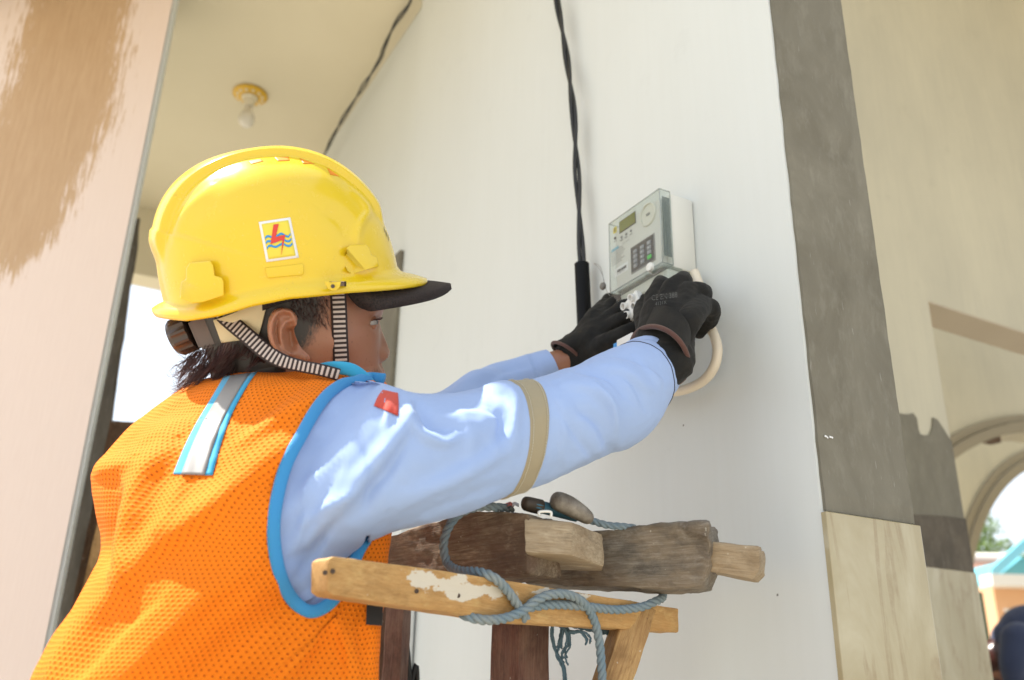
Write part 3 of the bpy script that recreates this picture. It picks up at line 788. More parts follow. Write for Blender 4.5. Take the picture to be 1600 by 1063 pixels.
def lathe_bm(c, n, prof, seg=28):
    bm = bmesh.new(); n = nrm(np.asarray(n)); a = nrm(np.cross(n, (0.31, 0.9, 0.13))); b = np.cross(n, a)
    V_ = [[bm.verts.new(tuple(np.asarray(c) + n * z + r * (math.cos(2 * math.pi * k / seg) * a + math.sin(2 * math.pi * k / seg) * b))) for k in range(seg)] for r, z in prof]
    for x, y in zip(V_[:-1], V_[1:]):
        for k in range(seg): bm.faces.new((x[k], x[(k + 1) % seg], y[(k + 1) % seg], y[k]))
    bm.faces.new(V_[0][::-1]); bm.faces.new(V_[-1]); bmesh.ops.recalc_face_normals(bm, faces=bm.faces)
    return bm

# ceiling lamp
lc = on_plane(391, 148, Z, CEIL)
lamp = thing('ceiling_lamp', lc, 'bare bulb in an ivory holder on a gold rosette, fixed to the ceiling', 'lamp')
bm = lathe_bm(lc, -Z, [(0.062, 0.0), (0.062, 0.004), (0.052, 0.010), (0.045, 0.011), (0.030, 0.014), (0.029, 0.004)], 32)
from_bm('rosette', bm, M['gold'], lamp, True, angle=0.7)
for k in range(12):
    a = 2 * math.pi * k / 12
    c = lc + np.array([math.cos(a), math.sin(a), 0]) * 0.045 - Z * 0.0105
    from_bm('rosette_slot', disc_bm(c, -Z, 0.0062, 0.003, 10, 0.005), M['socket'], lamp, True, angle=0.6)
from_bm('lampholder', lathe_bm(lc - Z * 0.006, -Z, [(0.029, 0), (0.029, 0.012), (0.022, 0.018), (0.019, 0.042), (0.017, 0.045)]), M['socket'], lamp, True, angle=0.6)
from_bm('bulb', lathe_bm(lc - Z * 0.0515, -Z, [(0.013, 0), (0.014, 0.015), (0.020, 0.028), (0.027, 0.045), (0.029, 0.058), (0.026, 0.072), (0.016, 0.084), (0.004, 0.088)]), M['bulb'], lamp, True)

# twisted drop cable along the corner of wall and ceiling
def twisted(name, path, sep, r, pitch, label, cat_, jit=0.0, parent=None):
    path = np.asarray(path); t = thing(name, path[-1], label, cat_)
    tg = np.gradient(path, axis=0); tg /= np.linalg.norm(tg, axis=1, keepdims=True)
    nr = nrm(np.cross(tg[0], (0.3, 0.2, 0.9))); s = np.concatenate([[0], np.cumsum(np.linalg.norm(np.diff(path, axis=0), axis=1))])
    strands = [[], []]
    for i in range(len(path)):
        nr = nrm(nr - tg[i] * tg[i].dot(nr)); b = np.cross(tg[i], nr)
        a = 2 * math.pi * (s[i] / pitch) + jit * noise.noise(Vector((s[i] * 6, 0, 2.2)))
        sp = sep * (1 + jit * 1.5 * max(0, noise.noise(Vector((s[i] * 5, 3, 1)))))
        for k in range(2):
            strands[k].append(path[i] + sp * (math.cos(a + k * math.pi) * nr + math.sin(a + k * math.pi) * b))
    for k in range(2): tube('conductor', strands[k], r, M['black_rubber'], t, 10)
    return t
cpts = [on_plane(x, y, U, UW - 0.03) for x, y in [(655, -40), (640, 5), (617, 38), (600, 75), (594, 92), (572, 128), (553, 158), (533, 190), (517, 220), (505, 245), (470, 300)]]
twisted('corner_cable', cat(cpts, 160), 0.0036, 0.0030, 0.34, 'thin black twisted cable running along the corner of ceiling and wall', 'cable', 0.9)
kp = [Q(866, -40, .03), Q(871, 5, .03), Q(880, 55, .025), Q(889, 115, .024), Q(895, 165, .03), Q(898, 205, .026), Q(901, 260, .024), Q(904, 310, .024), Q(907, 370, .024), Q(910, 420, .024), Q(911, 440, .024)]
twisted('power_cable', cat(kp, 180), 0.0036, 0.0038, 0.30, 'thick black twisted pair cable dropping down the white wall into the corrugated conduit', 'cable', 0.25)
# corrugated conduit
cp = cat([Q(909, 413, .024), Q(911, 455, .024), Q(913, 500, .024), Q(915, 560, .024)], 2400 // 10)
rad = 0.0108 + 0.0022 * np.sign(np.sin(np.arange(len(cp)) * 2 * math.pi / 4.0 + .4))
v, f, uv = tube_arrays(cp, rad, 20)
o = mk('corrugated_conduit', v, f, M['black_plastic'], None, True, uv=uv)
tag(o, 'black corrugated conduit pipe on the wall left of the electricity meter', 'conduit'); o.data.set_sharp_from_angle(angle=0.6)

# ---- electricity meter
VR, VL = 0.906, 1.036
ZT, ZB = 1.8465, 1.724
met = thing('electricity_meter', W(UW, (VR + VL) / 2, 1.70), 'light grey electricity meter with keypad and clear cover on the white wall', 'electricity meter')
from_bm('casing', ubox(UW - 0.045, UW - 0.001, VR + 0.001, VL - 0.001, ZB - 0.002, ZT - 0.001, 0.004), M['meter'], met, True, angle=0.6)
from_bm('base_plate', ubox(UW - 0.008, UW - 0.0006, VR + 0.004, VL - 0.004, ZB - 0.022, ZT - 0.02, 0.001), M['meter'], met)
from_bm('front_panel', ubox(UW - 0.056, UW - 0.0455, VR + 0.012, VL - 0.004, ZB + 0.002, ZT - 0.008, 0.002), M['meter_panel'], met, True, angle=0.6)
# clear cover: five thin walls
def shell(u0, u1, v0, v1, z0, z1, th):
    b = ubox(u0, u0 + th, v0, v1, z0, z1, 0.0007, 1)
    for a in ((u0 + th + .0002, u1, v0, v0 + th, z0, z1), (u0 + th + .0002, u1, v1 - th, v1, z0, z1), (u0 + th + .0002, u1, v0 + th + .0002, v1 - th - .0002, z1 - th, z1), (u0 + th + .0002, u1, v0 + th + .0002, v1 - th - .0002, z0, z0 + th)):
        b = bm_join(b, ubox(*a))
    return b
from_bm('clear_cover', shell(UW - 0.066, UW - 0.0455, VR, VL, ZB, ZT, 0.0016), M['clear'], met, True, angle=0.5)
ce = N('clear_cover_edge', 0.08); ce.col((0.42, 0.46, 0.45)); ce.b.inputs['Alpha'].default_value = .62; ce.b.inputs['Coat Weight'].default_value = .5
cs = N('tinted_cover_side', 0.05); cs.col((0.10, 0.135, 0.13)); cs.b.inputs['Alpha'].default_value = .55; cs.b.inputs['Coat Weight'].default_value = 1.0
_a, _b = UW - .0655, UW - .046
cor = [(VR + .0008, ZB + .0008), (VL - .0008, ZB + .0008), (VL - .0008, ZT - .0008), (VR + .0008, ZT - .0008)]
eparts = [tube_arrays([W(_a, *cor[k]), W(_a, *[(cor[k][i] + cor[(k + 1) % 4][i]) / 2 for i in (0, 1)]), W(_a, *cor[(k + 1) % 4])], .0011, 6) for k in range(4)] + [tube_arrays([W(_b, *cor[k]), W(_b, *[(cor[k][i] + cor[(k + 1) % 4][i]) / 2 for i in (0, 1)]), W(_b, *cor[(k + 1) % 4])], .0008, 6) for k in (3, 0)] + [tube_arrays([W(_a, *c_), W((_a + _b) / 2, *c_), W(_b, *c_)], .0009, 6) for c_ in cor]
v, f, uv = merge_arrays(eparts); mk('cover_edge', v, f, ce.m, met, uv=uv)
from_bm('cover_side', ubox(UW - .0625, UW - .0485, VR - .0005, VR - .0001, ZB + .012, ZT - .013, 0), cs.m, met)
from_bm('terminal_cover', shell(UW - 0.064, UW - 0.030, VR, VL, ZB - 0.030, ZB - 0.0012, 0.0016), M['clear'], met, True, angle=0.5)
from_bm('terminal_tray', ubox(UW - 0.052, UW - 0.0305, VR + 0.006, VL - 0.006, ZB - 0.020, ZB - 0.003, 0.002), M['meter'], met)
UP = UW - 0.0562
def mz(zx, zy, u=UP):
    """place on the faceplate, read in the enlarged photo crop"""
    p = on_plane(930 + zx / 6.253, 280 + zy / 6.253, U, u); return p.dot(V), p[2]
def plate(name, c4, mat, h=0.0004, parent=met, u=UP):
    q = [mz(*c, u) for c in c4]
    bm = box8([W(u - .0001, a, b) for a, b in q] + [W(u - h, a, b) for a, b in q])
    return from_bm(name, bm, mat, parent)
def rect_plate(name, zc, w, h, mat, th=0.0004, bev=0.0, parent=met, seg=2):
    a, b = mz(*zc)
    bm = ubox(UP - th, UP - 0.0001, a - w / 2, a + w / 2, b - h / 2, b + h / 2, bev, seg)
    return from_bm(name, bm, mat, parent, True, angle=0.6)
lv0, lz0 = mz(232, 480); lv1, lz1 = mz(400, 370)
rect_plate('display_frame', (316, 425), 0.043, 0.021, M['print_black'], 0.0006, 0.0001)
a, b = mz(316, 425)
from_bm('lcd_display', ubox(UP - 0.0012, UP - 0.0007, a - 0.020, a + 0.020, b - 0.0092, b + 0.0092), M['lcd'], met)
rect_plate('yellow_mark', (194, 500), 0.009, 0.0105, M['print_yellow'])
a, b = mz(194, 500)
from_bm('red_bolt', ubox(UP - 0.0008, UP - 0.0005, a - 0.0012, a + 0.0012, b - 0.003, b + 0.003), M['brown_door'], met)
pv, pz = mz(520, 345)
from_bm('optical_port', disc_bm(W(UP, pv, pz), -U, 0.0195, 0.0022, 36, 0.0185, 0.0165), M['meter'], met, True, angle=0.5)
from_bm('port_mark', ubox(UP - 0.0016, UP - 0.0004, pv - 0.004, pv + 0.004, pz - 0.0018, pz + 0.0018), M['print_grey'], met)
for zx, zy in ((195, 578), (258, 568), (305, 538), (350, 506)):
    a, b = mz(zx, zy)
    from_bm('indicator', disc_bm(W(UP, a, b), -U, 0.0026, 0.001, 12, 0.002), M['print_grey'] if zx > 200 else M['print_black'], met)
    from_bm('indicator_text', ubox(UP - 0.0005, UP - 0.0001, a - 0.0035, a + 0.0035, b - 0.0062, b - 0.0050), M['print_grey'], met)
# square printed mark left out (machine code); print lines
rect_plate('maker_print', (195, 685), 0.019, 0.0046, M['print_blue'])
def flat_text(s, v, z, size, mat, name, u=UP, parent=met):
    cu = bpy.data.curves.new('txt', 'FONT'); cu.body = s; cu.size = size; cu.resolution_u = 2
    o = bpy.data.objects.new('txt', cu); COL.objects.link(o)
    me = bpy.data.meshes.new_from_object(o.evaluated_get(bpy.context.evaluated_depsgraph_get()))
    bpy.data.objects.remove(o); bpy.data.curves.remove(cu)
    co = np.empty(len(me.vertices) * 3); me.vertices.foreach_get('co', co); co = co.reshape(-1, 3)
    w = W(u, v, z) + np.outer(co[:, 0], -V) + np.outer(co[:, 1], Z)
    me.vertices.foreach_set('co', w.ravel()); me.update()
    return link(name, me, mat, parent)
for k, wd in enumerate((0.032, 0.028, 0.033, 0.030, 0.026, 0.031, 0.024)):
    a, b = mz(155 + k * 1.5, 725 + k * 21)
    nseg = 7; x = 0
    bm = bmesh.new()
    random.seed(50 + k)
    while x < wd:
        l = random.uniform(0.002, 0.0055)
        bm = bm_join(bm, ubox(UP - 0.0003, UP - 0.0001, a - x - l, a - x, b - 0.0006, b + 0.0006)); x += l + 0.0011
    from_bm('printed_line', bm, M['print_grey'], met)
rect_plate('serial_label', (255, 885), 0.036, 0.0145, M['print_white'])
a, b = mz(262, 880); bm = bmesh.new(); x = -0.012
random.seed(3)
while x < 0.012:
    w = random.choice((0.0005, 0.0009, 0.0013)); bm = bm_join(bm, ubox(UP - 0.0007, UP - 0.0005, a - x - w, a - x, b - 0.0022, b + 0.0026)); x += w + random.choice((0.0005, 0.0009))
from_bm('serial_stripes', bm, M['print_black'], met)
flat_text('36 4000 5827', a + 0.012, b - 0.0052, 0.0034, M['print_black'], 'serial_number', UP - 0.0005)
flat_text('HXE115-KP', *mz(240, 610), 0.0036, M['print_grey'], 'type_print', UP - 0.0003)
flat_text('kWh  5(60) A', *mz(268, 640), 0.0032, M['print_grey'], 'rating_print', UP - 0.0003)
# keypad
kc = [mz(x, y) for x, y in ((352, 690), (575, 530), (582, 790), (362, 915))]
kv = np.mean([c[0] for c in kc]); kz = np.mean([c[1] for c in kc])
kw = abs(np.mean([kc[0][0], kc[3][0]]) - np.mean([kc[1][0], kc[2][0]])); kh = abs(np.mean([kc[0][1], kc[1][1]]) - np.mean([kc[2][1], kc[3][1]]))
from_bm('keypad_frame', ubox(UP - 0.0018, UP + 0.001, kv - kw / 2, kv + kw / 2, kz - kh / 2, kz + kh / 2, 0.0017, 2), M['key_frame'], met, True, angle=0.6)
from_bm('keypad_bezel', ubox(UP - 0.0008, UP + 0.0005, kv - kw / 2 - .002, kv + kw / 2 + .002, kz - kh / 2 - .002, kz + kh / 2 + .002, 0.0006, 1), M['print_grey'], met)
kp_me = None
for r in range(4):
    for c in range(3):
        vv = kv + kw * 0.5 - 0.011 - c * (kw - 0.016) / 2.35 - 0.002; zz_ = kz + kh / 2 - 0.011 - r * (kh - 0.016) / 3.25
        g = (r == 3 and c == 2)
        bm = ubox(UP - 0.0042, UP - 0.0019, vv - 0.0046, vv + 0.0046, zz_ - 0.0033, zz_ + 0.0033, 0.0012, 2)
        from_bm('key', bm, M['key_green'] if g else M['key'], met, True, angle=0.6)
        t_ = {(3, 0): '<', (3, 1): '0', (3, 2): '↵'}.get((r, c), str(r * 3 + c + 1))
        if not g: flat_text(t_, vv + 0.0012, zz_ - 0.0013, 0.0036, M['print_white'], 'key_digit', UP - 0.0044)
# seals
sv, sz_ = mz(600, 880)
from_bm('cover_screw', lathe_bm(W(UW - 0.0662, sv, sz_), -U, [(0.0072, 0), (0.0072, 0.003), (0.006, 0.0048), (0.003, 0.0055)], 18), M['white_plastic'], met, True, angle=0.6)
from_bm('screw_boss', disc_bm(W(UW - 0.0662, sv + 0.012, sz_ - 0.006), -U, 0.0034, 0.003, 14, 0.003), M['clear'], met)
tube('seal_wire', cat([W(UW - .069, sv, sz_ - .004), W(UW - .074, sv - .006, sz_ - .012), W(UW - .071, sv - .012, sz_ - .018), W(UW - .066, sv - .02, sz_ - .012)], 20), 0.0005, M['wire'], met, 5)
g = Q(944, 448, .055)
from_bm('lead_seal', lathe_bm(g, -U, [(0.0055, 0), (0.0066, 0.002), (0.0055, 0.005)], 16), M['seal_grey'], met, True)
tube('seal_wire', cat([g, Q(941, 425, .055), Q(936, 415, .05), Q(928, 412, .045), Q(935, 418, .05), Q(942, 432, .055), Q(948, 455, .055), Q(953, 462, .06)], 30), 0.0005, M['wire'], met, 5)

# white four-way connector held under the meter
tb_c = Q(996, 482, .074)
tb_o = thing('terminal_connector', tb_c, 'white plastic connector with four round sockets held under the meter', 'connector')
tv_, tz_ = tb_c.dot(V), tb_c[2]
tilt = math.radians(22)
def tbp(a, b, h): # tilted local frame
    ca, sa = math.cos(tilt), math.sin(tilt)
    a, b = a * 1.2, b * 1.2; return tb_c - V * (a * ca - b * sa) + Z * (a * sa + b * ca) - U * h
bm = box8([tbp(-.016, -.014, 0), tbp(.016, -.014, 0), tbp(.016, .014, 0), tbp(-.016, .014, 0), tbp(-.016, -.014, .012), tbp(.016, -.014, .012), tbp(.016, .014, .012), tbp(-.016, .014, .012)])
bmesh.ops.bevel(bm, geom=bm.edges[:], offset=0.0015, segments=2, affect='EDGES')
from_bm('connector_block', bm, M['white_plastic'], tb_o, True, angle=0.6)
for a in (-.0075, .0085):
    for b in (-.007, .007):
        c = tbp(a, b, .0121)
        from_bm('socket_ring', lathe_bm(c, -U + 0.25 * Z * -1, [(0.0058, 0), (0.0058, 0.006), (0.0044, 0.006), (0.0042, 0.0006), (0.001, 0.0005)], 18), M['white_plastic'], tb_o, True, angle=0.5)
# small breaker between the gloves
bk = Q(984, 540, .12)
bko = thing('circuit_breaker', bk, 'small white circuit breaker with a blue toggle glimpsed between the two gloves', 'circuit breaker')
bv, bz = bk.dot(V), bk[2]
from_bm('breaker_body', ubox(UW - .135, UW - .09, bv - .026, bv + .010, bz - .03, bz + .008, .0015), M['white_plastic'], bko, True, angle=.6)
from_bm('toggle', ubox(UW - .133, UW - .092, bv + .0104, bv + .021, bz - .03, bz + .0065, .0015), M['blue_plastic'], bko, True, angle=.6)
# cream cable loop
o = tube('cream_cable', cat([Q(1085, 425, .02), Q(1095, 455, .022), Q(1098, 490, .03), Q(1112, 515, .032), Q(1121, 545, .032), Q(1115, 575, .032), Q(1095, 598, .03), Q(1062, 611, .03), Q(1030, 612, .035), Q(1000, 600, .035), Q(975, 570, .03)], 90), 0.0068, M['cable_cream'], None, 14)
tag(o, 'thick cream cable looping beneath the right glove against the wall', 'cable')

# ================================================================== TRESTLE, BEAMS, ROPES, TOOLS
tr = thing('wooden_trestle', P(812, 1063, 1.0) * np.array([1, 1, 0]), 'wooden trestle with a yellow batten on a dark red post against the white wall', 'trestle')
db = lambda x: float(np.interp(x, [488, 1061], [.745, 1.065]))
bd = [(x, y, db(x)) for x, y in [(513, 874), (522, 869), (640, 884), (800, 908), (1061, 951), (1061, 989), (800, 972), (640, 949), (522, 931), (512, 924)]]
bpts = [P(*q) for q in bd]
bax = nrm(bpts[4] - bpts[1])
o = timber('batten', bpts, np.array([-bax[1], bax[0], 0]) * 0.028, M['wood_yellow'], tr, bevel=.0025, L=.011, rough=.0007, axis=bax, seed=3)
# lime splashes on the batten: attribute from places read in the photo
def add_splat(o, blobs):
    me = o.data; co = np.empty(len(me.vertices) * 3); me.vertices.foreach_get('co', co)
    pr = proj(co.reshape(-1, 3) + np.array(root_offset(o)))
    s = np.zeros(len(pr))
    for x, y, rx, ry in blobs: s = np.maximum(s, 1.0 - np.sqrt(((pr[:, 0] - x) / rx) ** 2 + ((pr[:, 1] - y) / ry) ** 2) * 0.5)
    at = me.attributes.new('splat', 'FLOAT', 'POINT'); at.data.foreach_set('value', np.clip(s, 0, 1))
add_splat(o, [(660, 905, 26, 14), (690, 915, 30, 14), (725, 925, 30, 14), (765, 925, 30, 10), (850, 925, 20, 6), (900, 932, 24, 5), (720, 905, 10, 14)])
for x, y, d in ((651, 924, db(651)), (716, 931, db(716)), (1010, 975, db(1010)), (508, 895, db(508)), (520, 893, db(520))):
    c = P(x, y, d - 0.0012)
    from_bm('nail_head', disc_bm(c, P(x, y, d - .1) - c, 0.0022, 0.001, 10), M['nail'], tr)
fp = [P(768, 965, 1.045), P(811, 975, 1.005), P(859, 965, 1.05), P(815, 960, 1.09)]
fp = [p * np.array([1, 1, 0]) + Z * z for p, z in zip(fp, [fp[1][2] + .012] * 4)]
o = timber('post', fp, np.array([0, 0, -fp[0][2]]), M['wood_red'], tr, bevel=.003, L=.016, rough=.0016, axis=Z, seed=8)
br = [P(984, 938, 1.03), P(1026, 953, 1.035), P(918, 1290, .93), P(868, 1290, .93)]
o = timber('brace', br, np.array([-.30, .95, 0]) * .035, M['wood_brace'], tr, bevel=.002, L=.014, rough=.0012, axis=br[3] - br[0], seed=5)
c = P(1008, 967, 1.029); from_bm('nail_head', disc_bm(c, CAM - c, 0.0026, 0.001, 10), M['nail'], tr)
lg = [P(603, 946, 1.36), P(631, 948, 1.36), P(606, 1063, 1.30), P(590, 1063, 1.30)]
zt_ = lg[0][2]; a0 = lg[0] * np.array([1, 1, 0]); a1 = lg[1] * np.array([1, 1, 0])
o = timber('far_leg', [a0 - Z * 0, a1 - Z * 0, a1 + Z * zt_, a0 + Z * zt_], np.array([.15, .98, 0]) * .05, M['wood_red'], tr, bevel=.003, L=.03, rough=.002, axis=Z, seed=2)
b0 = P(586, 950, 1.42) * np.array([1, 1, 0]); b1 = P(606, 950, 1.42) * np.array([1, 1, 0])
o = timber('far_leg', [b0, b1, b1 + Z * (zt_ + .01), b0 + Z * (zt_ + .01)], np.array([.15, .98, 0]) * .04, M['wood_dark'], tr, bevel=.003, L=.03, rough=.002, axis=Z, seed=4)
o = tube('dark_hose', cat([P(622, 958, 1.40), P(632, 985, 1.40), P(637, 1020, 1.39), P(641, 1070, 1.38), P(650, 1150, 1.36), P(655, 1400, 1.3) * np.array([1, 1, 0]) + Z * .03], 60), .0042, M['black_rubber'], None, 8)
tag(o, 'dark brown hose hanging beside the far leg of the trestle', 'hose')

PSI = math.radians(37); fbx = np.array([math.sin(PSI), math.cos(PSI), 0])
f0 = [P(826, 803, .95), P(823, 896, .95), P(700, 906, 1.035), P(585, 920, 1.13), P(585, 845, 1.13), P(690, 812, 1.04), P(716, 802, 1.02), P(745, 797, 1.0), P(790, 800, .972)]
fb = thing('timber_beam', P(823, 882, .97), 'brown worn timber beam with a stepped tenon end, lying in front on the trestle under the tools', 'beam', None)
o = timber('beam_body', f0, fbx * .066, M['wood_front'], fb, bevel=.004, L=.010, rough=.0028, axis=f0[0] - f0[4], seed=1)
tt = [P(820, 808, .951), P(893, 811, .968), P(942, 838, 1.012), P(940, 845, 1.05), P(860, 830, 1.06)]
zt2 = tt[0][2] - .001; tt = [np.array([p[0], p[1], zt2 - (0.0 if i < 2 else 0.004)]) for i, p in enumerate(tt)]
o = timber('tenon', tt, -Z * .036, M['wood_pale'], fb, bevel=.003, L=.009, rough=.0016, axis=tt[1] - tt[0], seed=11)
PS2 = math.radians(24); rbx = np.array([math.sin(PS2), math.cos(PS2), 0])
r0 = [P(1106, 815, .97), P(1108, 838, .97), P(1112, 852, .972), P(1107, 885, .972), P(1096, 915, .975), P(1060, 920, .99), P(880, 916, 1.075), P(820, 912, 1.10), P(820, 836, 1.10), P(960, 826, 1.04), P(1060, 817, .995)]
rb = thing('timber_beam', P(1096, 918, 1.0), 'grey weathered timber beam with a pale tenon pointing right, lying behind the brown beam', 'beam', None)
o = timber('beam_body', r0, rbx * .06, M['wood_grey'], rb, bevel=.003, L=.010, rough=.0032, axis=r0[0] - r0[8], seed=6)
t2 = [P(1098, 845, .984), P(1186, 853, .963), P(1187, 893, .963), P(1176, 905, .966), P(1098, 890, .984)]
o = timber('tenon', t2, rbx * .042, M['wood_pale'], rb, bevel=.0035, L=.009, rough=.0016, axis=t2[1] - t2[0], seed=13)

RP = 0.0049
def rope(name, ctrl, label, mat='rope', R=RP, n=240, grp=None, pitch=.026):
    v, f, uv = rope_arrays(pxpath(ctrl, n), R, pitch)
    o = mk(name, v, f, M[mat], None, True, uv=uv)
    return tag(o, label, 'rope', grp)
rope('rope', [(800, 795, 1.0), (775, 793, .985), (748, 792, .98), (718, 803, .975), (700, 826, .972), (693, 853, .97), (699, 880, .965), (718, 892, .935), (748, 894, .905), (772, 903, db(772) - .008), (792, 922, db(792) - .008), (808, 945, db(808) - .008), (822, 968, db(822) - .008)],
     'blue rope looped over the brown beam and down across the batten', n=300)
rope('rope', [(720, 957, .90), (730, 963, .885), (757, 969, .885), (790, 966, .90), (818, 954, .915), (838, 938, .925), (862, 929, .935), (890, 930, .95), (914, 945, .968), (929, 972, .985), (937, 1008, .985), (941, 1063, .98), (943, 1130, .97)],
     'blue rope knotted below the batten with its tail hanging down beside the brace', n=320)
rope('rope', [(812, 955, .922), (835, 948, .932), (870, 945, .948), (915, 948, .972), (960, 953, .997), (1000, 949, 1.015), (1022, 941, 1.025), (1034, 935, 1.04), (1036, 928, 1.06)],
     'blue rope running right along the batten to the grey beam', n=240)
rope('rope', [(905, 806, 1.03), (925, 814, 1.032), (950, 821, 1.035), (975, 823, 1.036), (992, 825, 1.036)],
     'short light blue rope lying on top of the grey beam', n=90, R=.0042)
rope('rope', [(845, 968, 1.03), (870, 969, 1.035), (900, 976, 1.04), (935, 984, 1.045), (968, 990, 1.05)],
     'dark blue rope passing below the batten between post and brace', 'rope_dark', n=120, R=.0048)
def frays(ctrls, label):
    parts = []
    for ct in ctrls:
        base = pxpath(ct, 50)
        for k in range(4):
            jit = np.cumsum(np.random.normal(0, .00028, base.shape), axis=0); parts.append(tube_arrays(base + jit + np.random.normal(0, .0012, 3), .0011, 5))
    v, f, uv = merge_arrays(parts); o = mk('frayed_cord', v, f, M['rope_dark'], None, True, uv=uv); tag(o, label, 'cord')
frays([[(862, 970, 1.0), (861, 990, 1.0), (866, 1015, 1.0), (878, 1040, 1.0), (883, 1070, 1.0)], [(868, 970, 1.0), (884, 985, .995), (886, 1005, .995), (878, 1022, 1.0), (882, 1033, 1.0)], [(872, 975, 1.0), (888, 988, .995), (905, 987, .99), (915, 995, .99), (916, 1003, .99)], [(880, 985, .995), (876, 1005, .995), (873, 1020, 1.0)]],
      'frayed dark blue cord ends dangling beside the dark red post')
# tools on the beams
tl = thing('hand_tool', P(850, 795, 1.01), 'hand tool with a teal handle and dark brown end lying on the brown beam', 'tool')
tube('handle', cat([P(826, 788, .985), P(860, 796, 1.0), P(900, 806, 1.02)], 16), .0072, M['tool_blue'], tl, 12)
pth = cat([P(816, 786, .981), P(822, 787, .9835), P(834, 790, .99), P(845, 792.5, .9945)], 24)
tube('grip_end', pth, .0085 * np.sqrt(np.clip(1 - (np.linspace(1, 0, 24) ** 5) ** 1.0, .02, 1)), M['tool_brown'], tl, 14)
tl = thing('hand_tool', P(890, 800, 1.0), 'grimy grey rounded tool grip lying crosswise on the beams beside the teal handle', 'tool')
pth = cat([P(862, 779, .985), P(872, 783, .988), P(888, 790, .99), P(902, 798, .995), P(914, 806, 1.0), P(924, 814, 1.005)], 40)
tt_ = np.linspace(0, 1, 40); rr = .0098 * np.sqrt(np.clip(1 - np.abs(2 * tt_ - 1) ** 6, .03, 1)) * (1 + .12 * np.sin(tt_ * 5))
tube('grip', pth, rr, M['tool_grey'], tl, 16)
sc_ = thing('paper_scrap', P(795, 796, .99), 'crumpled scrap of red and white paper on the brown beam', 'scrap')
for k, (m_, w0) in enumerate((('red_patch', 0), ('print_white', 8))):
    vs = [P(785 + w0 + i * 6, 797 - [0, 5, 7, 4][i] - j * 3, .985 + .01 * j + .003 * (i % 2)) for j in range(3) for i in range(4)]
    mk('paper', vs, grid_faces(4, 3, False), M[m_], sc_)
v, f, uv = merge_arrays([tube_arrays(cat([P(843, 806, .948), P(843, 800, .95), P(860, 800, .952), P(861, 808, .951)], 20), .0016, 6)])
mk('wire_staple', v, f, M['white_plastic'], fb, uv=uv)
#WORKER#
# ================================================================== THE WORKER
def loft(secs, nu, nv, e=1.0, face=False):
    """closed tube through silhouette pairs: each section = (A px, B px, distance, half depth)"""
    dd_ = [d if isinstance(d, tuple) else (d, d) for a, b, d, r in secs]
    A = cat([P(s_[0][0], s_[0][1], d_[0]) for s_, d_ in zip(secs, dd_)], nv); B = cat([P(s_[1][0], s_[1][1], d_[1]) for s_, d_ in zip(secs, dd_)], nv)
    R = cat([r for *_, r in secs], nv)[:, 0]
    c = (A + B) / 2; a1 = (A - B) / 2
    tg = np.gradient(c, axis=0); tg /= np.linalg.norm(tg, axis=1, keepdims=True)
    a2 = (CAM - c) if face else np.cross(tg, a1)
    a2 /= np.linalg.norm(a2, axis=1, keepdims=True)
    view = CAM - c; s = np.sign(np.sum(a2 * view, 1))[:, None]; a2 = a2 * s * R[:, None]
    th = np.linspace(0, 2 * math.pi, nu, endpoint=False)
    ct, st = np.cos(th), np.sin(th)
    ct = np.sign(ct) * np.abs(ct) ** e; st = np.sign(st) * np.abs(st) ** e
    X = c[:, None, :] + a1[:, None, :] * ct[None, :, None] + a2[:, None, :] * st[None, :, None]
    return X.reshape(-1, 3)
def outward(X, nu, nv):
    n = vnormals(X, nu, nv); G = X.reshape(nv, nu, 3); c = G.mean(1, keepdims=True)
    if np.sum(n.reshape(nv, nu, 3) * (G - c)) < 0: n = -n
    return n
def grid_uv(X, nu, nv):
    G = X.reshape(nv, nu, 3)
    du = np.linalg.norm(np.diff(np.concatenate([G, G[:, :1]], 1), axis=1), axis=2).mean(0); u = np.concatenate([[0], np.cumsum(du)[:-1]])
    dv = np.linalg.norm(np.diff(G, axis=0), axis=2).mean(1); v = np.concatenate([[0], np.cumsum(dv)])
    return np.stack(np.broadcast_arrays(u[None, :], v[:, None]), -1).reshape(-1, 2)
def seg_dist(p, poly):
    best = np.full(len(p), 1e9); tpos = np.zeros(len(p)); poly = np.asarray(poly, float); L = len(poly) - 1
    for k in range(L):
        a, b = poly[k], poly[k + 1]; ab = b - a
        t = np.clip(((p - a) @ ab) / (ab @ ab), 0, 1); d = np.linalg.norm(p - a - t[:, None] * ab, axis=1)
        m = d < best; best[m] = d[m]; tpos[m] = (k + t[m]) / L
    return best, tpos
def folds(X, nr, fl):
    """push cloth out along fold crests (or in along creases) given as photo-space lines on the near side: (line, metres, width px)"""
    q = proj(X); face = np.clip(np.sum(nr * ((CAM - X) / np.linalg.norm(CAM - X, axis=1, keepdims=True)), 1) * 4 + 0.6, 0, 1)
    h = np.zeros(len(X))
    for line, amp, w in fl:
        ln = cat(line, 24) if len(line) > 2 else np.asarray(line, float)
        d, t = seg_dist(q[:, :2], ln)
        kk = np.clip((t * (len(ln) - 1)).astype(int), 0, len(ln) - 2); ab = ln[kk + 1] - ln[kk]; ap = q[:, :2] - ln[kk]
        side = ab[:, 0] * ap[:, 1] - ab[:, 1] * ap[:, 0]
        d = d / np.where(side > 0, .62, 1.25)
        taper = np.sin(np.pi * np.clip(t * 0.86 + 0.07, 0, 1)) ** 0.6
        h += amp * np.exp(-(d / w) ** 2) * taper
    return X + nr * (h * face)[:, None]
def wob(X, nr, amp, sc, seed=0.0):
    return X + nr * np.array([amp * noise.noise(Vector((x[0] * sc + seed, x[1] * sc, x[2] * sc))) for x in X])[:, None]
